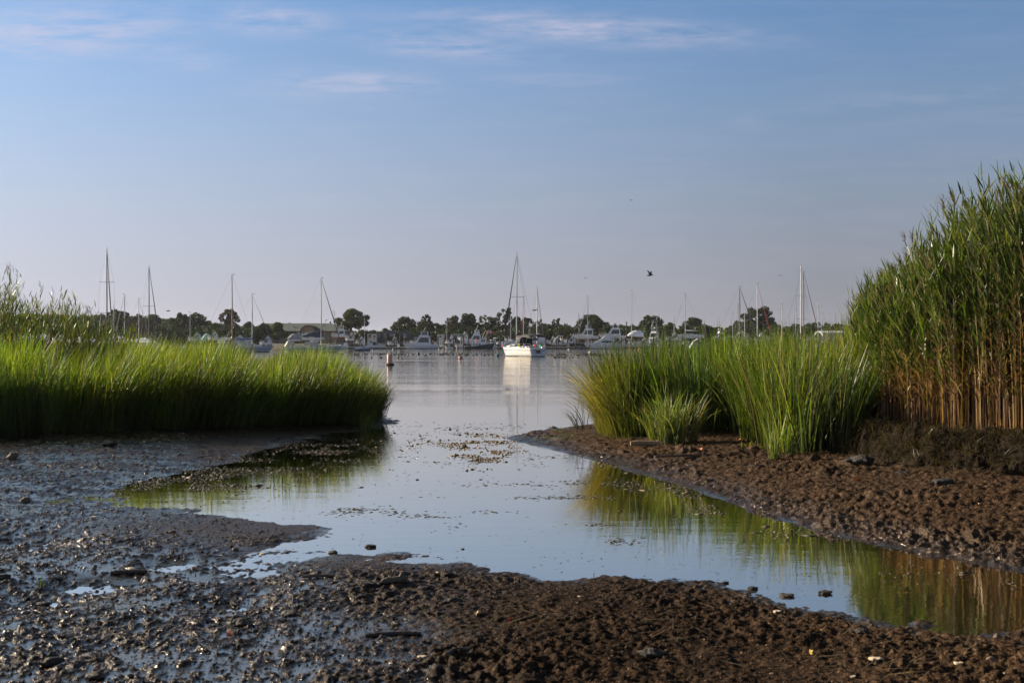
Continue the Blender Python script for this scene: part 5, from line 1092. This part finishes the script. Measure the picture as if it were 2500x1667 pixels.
pp = thing('post', 'thick dark post standing above the boats left of the wrapped boat', 'post', (atd(1529.5, 400), 400, LANDZ)); MB().path([(0, 0, 0), (0, 0, zat(788, 400) - LANDZ)], [.2, .18], 8).build('shaft', PILE, pp, True); MB().lathe([(.2, 0), (.2, .3), (.05, .38)], 8, (0, 0, zat(788, 400) - LANDZ)).build('cap', PILE, pp)

# buoys
x, y = at(951.5, 892); bu = thing('channel_buoy', 'white can buoy with an orange diamond and a dark collar', 'buoy', (x, y, 0))
R0 = 6.6 * y / FPX
MB().lathe([(R0 * .96, .12), (R0, .2), (R0, .92), (R0 * .93, .95), (R0 * .3, .96)], 24).build('can', pmat('buoy_plastic', (.56, .40, .29), .5, var=.15, scale=9), bu, True)
MB().lathe([(R0 * 1.2, -.25), (R0 * 1.62, -.1), (R0 * 1.62, .13), (R0 * 1.35, .19), (R0 * .9, .2)], 24).build('collar', pmat('buoy_collar', (.05, .045, .032), .8, bump=.3), bu, True)
def on_can(poly, z0, off=.006):
    v = []
    for u, z in poly: a = -math.pi / 2 - .42 + u / R0; v.append(((R0 + off) * math.cos(a), (R0 + off) * math.sin(a), z0 + z))
    return v
def ring2(o_, i_, z0):
    a, b = on_can(o_, z0), on_can(i_, z0); n = len(a); return MB().add(a + b, [(k, (k + 1) % n, n + (k + 1) % n, n + k) for k in range(n)])
dm = [(0, .19), (.045, .095), (.09, 0), (.045, -.095), (0, -.19), (-.045, -.095), (-.09, 0), (-.045, .095)]
ring2(dm, [(u * .58, z * .58) for u, z in dm], .56).build('diamond', ORANGE, bu)
for z in (.25, .86): MB().lathe([(R0 + .004, z), (R0 + .005, z + .045)], 24).build('band', ORANGE, bu)
MB().path([(-.1, 0, .95), (-.1, 0, 1.05), (0, 0, 1.09), (.1, 0, 1.05), (.1, 0, .95)], .02, 6).build('lifting_eye', pmat('rusty_steel', (.22, .11, .06), .7), bu)
def ball(label, px, py, rpx, mat, band=None, cone=False, group='mooring buoys'):
    x, y = at(px, py); r_ = rpx * y / FPX
    t = thing('mooring_buoy', label, 'buoy', (x, y, 0), 0, group)
    pr = [(r_ * math.sin(k * math.pi / 10), -r_ * math.cos(k * math.pi / 10) + r_ * .55) for k in range(1, 10)] if not cone else [(r_ * .9, -.2), (r_ * 1.1, .05), (r_ * .9, r_ * .6), (r_ * .45, r_ * 1.5), (r_ * .15, r_ * 1.8)]
    MB().lathe(pr, 16).build('float', mat, t, True)
    MB().lathe([(r_ * 1.01, r_ * .45), (r_ * 1.015, r_ * .7)] if not cone else [(r_ * 1.12, .02), (r_ * 1.1, .1)], 16).build('band', band or BLUEC, t)
    MB().path([(-.06, 0, pr[-1][1]), (0, 0, pr[-1][1] + .14), (.06, 0, pr[-1][1])], .02, 5).build('ring', STEEL, t)
DKB = pmat('weathered_buoy', (.07, .045, .04), .7); MRB = pmat('dull_red_buoy', (.26, .06, .045), .6)
ball('dark cone shaped mooring buoy right of the can buoy', 1021.5, 866, 4.2, DKB, cone=True)
ball('dull red mooring buoy in the middle of the water', 1124.5, 876, 5.2, MRB, OFFW)
ball('teal mooring buoy left of the main sailboat bow', 1215, 870, 4.4, TEALC, DKB)
ball('white mooring buoy with dark band right of the main sailboat', 1441, 863.5, 4.2, OFFW, BLACKC)
ball('small white mooring buoy behind the second sailboat stern', 1349.5, 858, 2.4, OFFW, BLACKC)
ball('small white ball buoy below the dock left of the white sport yacht', 1388.5, 854.5, 1.9, WHITE, WHITE)
ball('small white ball buoy near the bow of the white flybridge yacht', 960, 853.6, 2.1, OFFW, BLUEC)
ball('small brown mooring buoy right of the blue hulled sailboat', 911, 855, 2.4, DKB, OFFW)
ball('pale orange mooring buoy beside the pale grey sailboat bow', 844.5, 860, 2.8, pmat('pale_orange_buoy', (.5, .33, .22), .6), OFFW)
ball('small white ball buoy left of the white skiff', 1072, 852.8, 1.6, WHITE, WHITE)
ball('small white ball buoy touching the white skiff bow', 1081.5, 852.8, 1.5, OFFW, OFFW)
ball('orange mooring buoy among the tips of the right grass', 1560, 854, 2.6, ORANGE, OFFW)
ball('tiny dark buoy close left of the main sailboat bow', 1231, 872.5, 1.7, DKB, DKB)

# washing and towels along the rail of the main sailboat
rz_m = main.rotation_euler.z
def towel(label, col, fx, side, w_=.42, h_=.42, z=1.72, name='towel', cat='towel'):
    L, B = 10.6, 10.6 * .32; p_ = Vector((fx * L, side * halfb(B, L, fx * L, .72) * .94, 0)); p_.rotate(Matrix.Rotation(rz_m, 3, 'Z'))
    m = MB(); n = 6
    f = [[(-w_ / 2 + w_ * k / n, .035 * math.sin(k * 1.7) + s, zz) for k in range(n + 1)] for s, zz in ((.06, -h_), (.05, -.02), (0, .03), (-.05, -.02), (-.06, -h_ * .8))]
    for a_, b_ in zip(f[:-1], f[1:]): m.add(a_ + b_, [(k, k + 1, n + 2 + k, n + 1 + k) for k in range(n)])
    o = m.build(name, pmat(label.split()[0] + '_cloth', col, .85), None, True); o.location = main.location + p_ + Vector((0, 0, z)); o.rotation_euler = (0, 0, rz_m + (0 if side else math.pi / 2))
    tag(o, label, cat, 'cloths on the rail of the main sailboat')
towel('turquoise towel hung on the rail beside the black dodger', (.015, .16, .25), -.16, 1)
towel('yellow cloth hung on the rail aft of the turquoise towel', (.42, .36, .02), -.24, 1, .4)
towel('violet towel hung over the stern quarter rail', (.13, .08, .27), -.36, 1, .45)
towel('red towel hung over the stern rail left of the green one', (.30, .015, .02), -.485, .35, .5)
towel('green towel hung over the stern rail right of the red one', (.012, .20, .09), -.485, -.35, .6)
towel('blue cloth bundled on the fore deck rail of the main sailboat', (.012, .09, .2), .20, 1, .5)
towel('crimson and white cloth on the bow rail of the main sailboat', (.28, .05, .05), .38, 1, .5)

# birds
def duck_mesh():
    m = MB(); m.ell((0, 0, .09), (.24, .11, .10), 10, 6); m.path([(.15, 0, .12), (.20, 0, .24), (.23, 0, .28)], [.05, .04, .055], 8); m.ell((.25, 0, .29), (.075, .05, .05), 8, 5); m.path([(.30, 0, .285), (.38, 0, .27)], [.022, .012], 5); m.path([(-.18, 0, .12), (-.32, 0, .17)], [.06, .012], 6)
    return m
DUCKM = pmat('dark_plumage', (.03, .027, .024), .7, var=.3)
dk0 = None
rows = [(1335, 1545, 866.6, 46, 'dark duck swimming in the far line right of the main sailboat', 'far line of ducks right of the main sailboat', 1.4), (955, 1228, 866.2, 44, 'dark duck swimming in the far line left of the main sailboat', 'far line of ducks left of the main sailboat', 1.6),
        (866, 944, 865.4, 14, 'dark duck swimming behind the tip of the left grass', 'ducks behind the left grass tip', 1.4)]
spots = []
for x0, x1, py, n, lab, grp, jit in rows:
    for k in range(n): spots.append((x0 + (x1 - x0) * (k + random.uniform(-.6, .6)) / n, py + random.gauss(0, jit * .6), lab, grp))
for px in (1354, 1358.5, 1364, 1372.5, 1378, 1390.5, 1398, 1410): spots.append((px, 873.4 + random.uniform(-.3, .3), 'dark duck in the short near row right of the main sailboat stern', 'near row of ducks right of the main sailboat'))
for px in (890, 907, 930, 971): spots.append((px, 874.2, 'lone dark duck near the can buoy', 'single ducks round the can buoy'))
for px, py, lab, grp in spots:
    x, y = at(px, max(py, 862))
    if dk0 is None: dk0 = o = duck_mesh().build('duck', DUCKM, None, True)
    else: o = dk0.copy(); COL.objects.link(o)
    o.location = (x, y, -.01); o.rotation_euler = (0, 0, random.uniform(0, 6.28)); tag(o, lab, 'duck', grp)
def gull(label, px, py, d, span, roll, up, col, rz, name='gull'):
    m = MB(); m.path([(-.9, 0, .04), (-.55, 0, 0), (0, 0, -.02), (.5, 0, .02), (.72, 0, .05), (.9, 0, .03)], [.03, .14, .19, .15, .11, .02], 8)
    m.add([(-.8, 0, .03), (-1.15, .2, .06), (-1.2, 0, .06), (-1.15, -.2, .06)], [(0, 1, 2), (0, 2, 3)])
    for s in (1, -1):
        p_ = []
        for k, (f, c, sw) in enumerate(((0, .55, 0), (.35, .52, .12), (.7, .38, -.05), (1.0, .08, -.45))):
            yv = s * f * 1.0; zv = up * (f if f < .4 else .4 + (f - .4) * (.35 if not roll else 1.2)) + .05
            p_.append([(.25 + sw, yv, zv + .03), (.25 + sw - c * .4, yv, zv + .05), (.25 + sw - c, yv, zv), (.25 + sw - c * .4, yv, zv)])
        m.loft(p_)
    o = m.build(name, col, None, True); o.location = (atd(px, d), d, zat(py, d)); o.scale = (span / 2,) * 3; o.rotation_euler = (R(roll), R(-8), R(rz)); tag(o, label, 'bird'); return o
gull('dark bird flying with raised wings above the right boats', 1587, 672, 120, .8, 8, 1.0, DUCKM, 20, 'bird')
gull('small grey gull gliding right of the main mast', 1305, 757, 230, 1.5, 12, .25, GREYC, -30)
gull('tiny distant bird high between the main mast and the dark bird', 1430, 678, 330, 1.0, 0, .2, GREYC, 40, 'bird')
gull('tiny distant bird above the tall uneven tree', 1904, 673, 330, 1.0, 0, .2, GREYC, -40, 'bird')
gull('tiny dark bird above the left treeline', 411, 759, 200, .8, 0, .3, DUCKM, 0, 'bird')
gull('tiny dark speck of a bird high in the sky left of the reeds', 1541, 489, 200, .5, 0, .3, DUCKM, 10, 'bird')

# thin sea air over the whole harbour
hm_ = bpy.data.materials.new('haze_air'); hm_.use_nodes = True; t = NT(hm_.node_tree)
pv = t.n('ShaderNodeVolumePrincipled', {'Color': (.86, .88, .95, 1), 'Density': .00005, 'Anisotropy': .25}); o_ = t.n('ShaderNodeOutputMaterial'); hm_.node_tree.links.new(pv.outputs[0], o_.inputs['Volume'])
m = MB(); m.box((0, 2100, 20), (30000, 4600, 44)); hzo = m.build('haze', hm_); tag(hzo, 'thin morning haze over the harbour', kind='stuff')

# ------------------------------------------------------------------ things lying on the mud
def mark(name, label, cat, px, py, build, mat, rz=0, sc=1.0, group=None, lift=0):
    X0, Y0, z0 = ground_at(px, py); z0 = max(float(height(np.array([X0]), np.array([Y0]))[0]), 0)
    o = build().build(name, mat, None, True); o.location = (X0, Y0, z0 + lift); o.rotation_euler = (0, 0, R(rz)); o.scale = (sc,) * 3
    return tag(o, label, cat, group)
DRIFT = pmat('driftwood', (.24, .16, .09), .85, var=.35, scale=6, bump=.5); DARKW = pmat('wet_dark_wood', (.03, .022, .017), .6, var=.35, bump=.5); SHELL = pmat('bleached_shell', (.62, .50, .34), .5, var=.3, scale=30); CLOD = pmat('mud_clod', (.022, .016, .012), .75, var=.4, scale=9, bump=.8)
LEAFO = pmat('orange_leaf', (.50, .16, .04), .6, var=.3, scale=20); LEAFY = pmat('yellow_leaf', (.42, .30, .05), .6, var=.3, scale=20); LEAFR = pmat('red_scrap', (.55, .015, .02), .5); STONE = pmat('brown_stone', (.13, .085, .055), .8, var=.3, bump=.4)
def log(L, r, bend=.05, knob=False):
    def f():
        m = MB(); m.path([(-L / 2, 0, r * .6), (-L * .25, bend * .4, r * .8), (0, bend, r * .7), (L * .25, bend * .5, r * .85), (L / 2, 0, r * .7)], [r * .75, r, r * .92, r * 1.05, r * .8], 9)
        if knob: m.path([(L * .38, 0, r), (L * .55, .02, r * 2.3), (L * .6, .02, r * 3.1)], [r * .8, r * .75, r * .6], 8); m.path([(-L * .4, 0, r), (-L * .62, -.02, r * .4)], [r * .7, r * .3], 7)
        return m
    return f
def lump(rx, ry, rz_, seed=0, nn=4):
    def f():
        rnd = random.Random(seed); m = MB(); m.ell((0, 0, rz_ * .35), (rx, ry, rz_), 11, 7)
        m.v = [tuple(c * (1 + .28 * (vnoise(np.array([p[0] / rx * 1.3 + seed]), np.array([p[1] / ry * 1.3 + p[2] / rz_]), seed)[0] - .5) * 2) for c in p) for p in m.v]
        for k in range(nn):
            a = rnd.uniform(0, 6.28); m.ell((rx * .75 * math.cos(a), ry * .75 * math.sin(a), rz_ * rnd.uniform(.2, .8)), (rx * rnd.uniform(.25, .45), ry * rnd.uniform(.25, .45), rz_ * rnd.uniform(.3, .55)), 7, 5)
        return m
    return f
def scallop(r):
    def f():
        m = MB(); n = 15; rim = [(r * math.sin(a) * (1 + .04 * (k % 2)), -r * .35 + r * (.35 + math.cos(a)) * .9, .006 + r * .05 * (k % 2)) for k, a in enumerate(np.linspace(-2.2, 2.2, n))]
        mid = [(x * .55, y * .55 - r * .1, r * .34) for x, y, z in rim]; low = [(x * .97, y * .97, -.004) for x, y, z in rim]
        m.add(rim + mid + [(0, -r * .55, r * .12)], [(k, k + 1, n + k + 1, n + k) for k in range(n - 1)] + [(n + k, n + k + 1, 2 * n) for k in range(n - 1)] + [(0, n, 2 * n), (n - 1, 2 * n, 2 * n - 1)])
        m.add(rim + low, [(k, k + 1, n + k + 1, n + k) for k in range(n - 1)]); return m
    return f
def leaf(L, w_):
    def f():
        m = MB(); P = [(-.5, 0), (-.25, .75), (.05, 1), (.3, .65), (.5, 0)]
        m.add([(x * L, y * w_ / 2, .012 + .02 * abs(y)) for x, y in P] + [(x * L, -y * w_ / 2, .010 + .03 * abs(y)) for x, y in P[1:-1]] + [(x * L, 0, .004) for x in (-.25, .05, .3)],
              [(0, 1, 8), (1, 2, 9, 8), (2, 3, 10, 9), (3, 4, 10), (0, 8, 5), (8, 9, 6, 5), (9, 10, 7, 6), (10, 4, 7)]); return m
    return f
mark('driftwood_log', 'pale driftwood log lying at the foot of the spit grass', 'driftwood', 1582, 1090, log(.62, .05), DRIFT, -4)
mark('stick', 'long thin brown stick slanting across the right mud bank', 'stick', 1735, 1114, log(1.9, .022, .05), pmat('brown_stick', (.11, .07, .045), .8), 14)
mark('driftwood_log', 'broken dark driftwood with a raised pale knob in the foreground mud', 'driftwood', 958, 1428, log(.17, .026, .01, True), pmat('grey_driftwood', (.10, .08, .055), .85, bump=.5), 25)
mark('stick', 'dark flat stick in the wet left mud with a shell beside it', 'stick', 315, 1402, log(.30, .022, .0), DARKW, 6)
mark('stick', 'long dark stick lying flat in the middle foreground', 'stick', 960, 1552, log(.36, .016, .02), DARKW, 8)
mark('stick', 'short dark slat in the lower middle foreground', 'stick', 1120, 1605, log(.16, .014), DARKW, 38)
mark('stick', 'short brown stick on the near bank left of the broken driftwood', 'stick', 775, 1412, log(.26, .013, .02), pmat('brown_stick', (.11, .07, .045), .8), 12)
for px, py, r_, lab in [(893, 1432, .075, 'large dark mud clod left of the broken driftwood'), (905, 1335, .05, 'dark mud clod standing in the water fingers'), (812, 1350, .045, 'small dark clod at the water edge left of the fingers'), (710, 1500, .07, 'dark clod near the right end of the wet left mud'),
                        (588, 1528, .085, 'largest dark clod in the wet left mud'), (125, 1625, .06, 'dark clod in the lower left corner'), (230, 1655, .05, 'dark clod at the bottom edge near the left corner'), (105, 1478, .045, 'clod at the foot of the green sprout'),
                        (5, 1412, .06, 'dark clod cut by the left frame edge'), (1845, 1143, .10, 'paired dark clod on the right bank below the bright grass'), (2100, 1137, .20, 'largest dark clod under the cut peat bank'), (2300, 1185, .13, 'long dark clod on the right bank at right'), (2205, 1155, .09, 'small dark clod on the right bank under the reeds'),
                        (1770, 1423, .03, 'small clod on the water edge of the near bank'), (1838, 1437, .04, 'rounded clod in the water off the near bank'), (1920, 1455, .05, 'flat clod at the edge of the bright water'), (2015, 1449, .05, 'isolated clod in the dark grass reflection'), (1590, 1602, .07, 'dark clod in the lower right foreground'), (2100, 1545, .06, 'dark clod on the near bank at right'),
                        (1690, 1140, .09, 'small dark clod beside the long stick'), (1105, 1470, .06, 'low dark clod right of the broken driftwood'), (415, 1300, .05, 'low clod in the left mud above the flat stick'), (265, 1088, .14, 'dark clod under the left grass'), (1130, 1340, .02, 'tiny clod at the tip of the water fingers')]:
    mark('mud_clod', lab, 'mud clod', px, py, lump(r_ * 1.1, r_ * .8, r_ * .40, int(px) % 97, 7), CLOD, random.uniform(-30, 30), group='mud clods on the banks')
for px, py, r_, lab in [(2138, 1612, .030, 'cream shell with a green shoot in the lower right foreground'), (2340, 1630, .018, 'small white shell right of the cream shell'), (2452, 1655, .022, 'white shell in the lower right corner'), (2082, 1655, .014, 'small white shell at the bottom edge'), (1898, 1500, .020, 'orange tinted shell on the near bank'), (1875, 1530, .015, 'pale shell below the orange tinted shell'),
                        (230, 1262, .022, 'pale shell in the left mud by the bay'), (316, 1393, .028, 'round tan shell behind the dark flat stick'), (283, 1364, .010, 'tiny pale shell above the flat stick'), (640, 1352, .016, 'small tan shell right of the bright puddle'), (1072, 1405, .018, 'bright pale shell on the near bank in the middle'), (738, 1420, .014, 'small pale shell left of the brown stick'), (1614, 1477, .012, 'tiny white shell on the right near bank'),
                        (1718, 1098, .030, 'bright pale shell on the right bank beside the log'), (1412, 1456, .013, 'pale shell on the near bank right of centre'), (2395, 1232, .03, 'white shell on the right mud slope'), (1030, 1606, .018, 'pale yellow shell in the bottom foreground'), (490, 1325, .012, 'tan shell left of the small tan shell')]:
    mark('shell', lab, 'shell', px, py, scallop(r_ * 1.5), SHELL, random.uniform(0, 360), group='shells on the mud')
for px, py, L, mt_, lab in [(2095, 1178, .13, LEAFO, 'orange leaf on the right mud bank'), (1803, 1077, .16, LEAFO, 'orange leaf under the bright grass'), (560, 1560, .045, pmat('pale_red_leaf', (.5, .16, .10), .6), 'pale red leaf in the wet left foreground'), (163, 1387, .03, LEAFR, 'small red leaf left of the flat stick'), (1246, 1521, .03, LEAFR, 'bright red scrap in the middle foreground'),
                            (802, 1533, .05, LEAFY, 'yellow leaf in the dark middle foreground'), (538, 1123, .11, LEAFY, 'yellow leaf in the shallow left bay'), (1710, 1100, .10, LEAFO, 'small orange leaf right of the driftwood log'), (1163, 1505, .045, pmat('tan_leaf', (.35, .22, .10), .7), 'curled tan leaf left of the red scrap'), (1980, 1600, .03, LEAFY, 'small yellow leaf on the lower right mud'), (290, 1440, .025, pmat('green_leaf', (.08, .14, .02), .6), 'green leaf scrap in the wet left mud')]:
    mark('leaf', lab, 'leaf', px, py, leaf(L, L * .6), mt_, random.uniform(0, 360), group='leaves on the mud')
for px, py, r_, lab in [(60, 1226, .075, 'brown stone in the left mud'), (30, 1122, .09, 'brown stone under the left grass'), (575, 1343, .03, 'tan pebble stone left of the small tan shell'), (2435, 1560, .03, 'pale stone on the right near bank'), (2420, 1620, .035, 'tan stone in the lower right mud')]:
    mark('stone', lab, 'stone', px, py, lump(r_, r_ * .7, r_ * .6, int(px), 0), STONE, 20, group='stones on the mud')
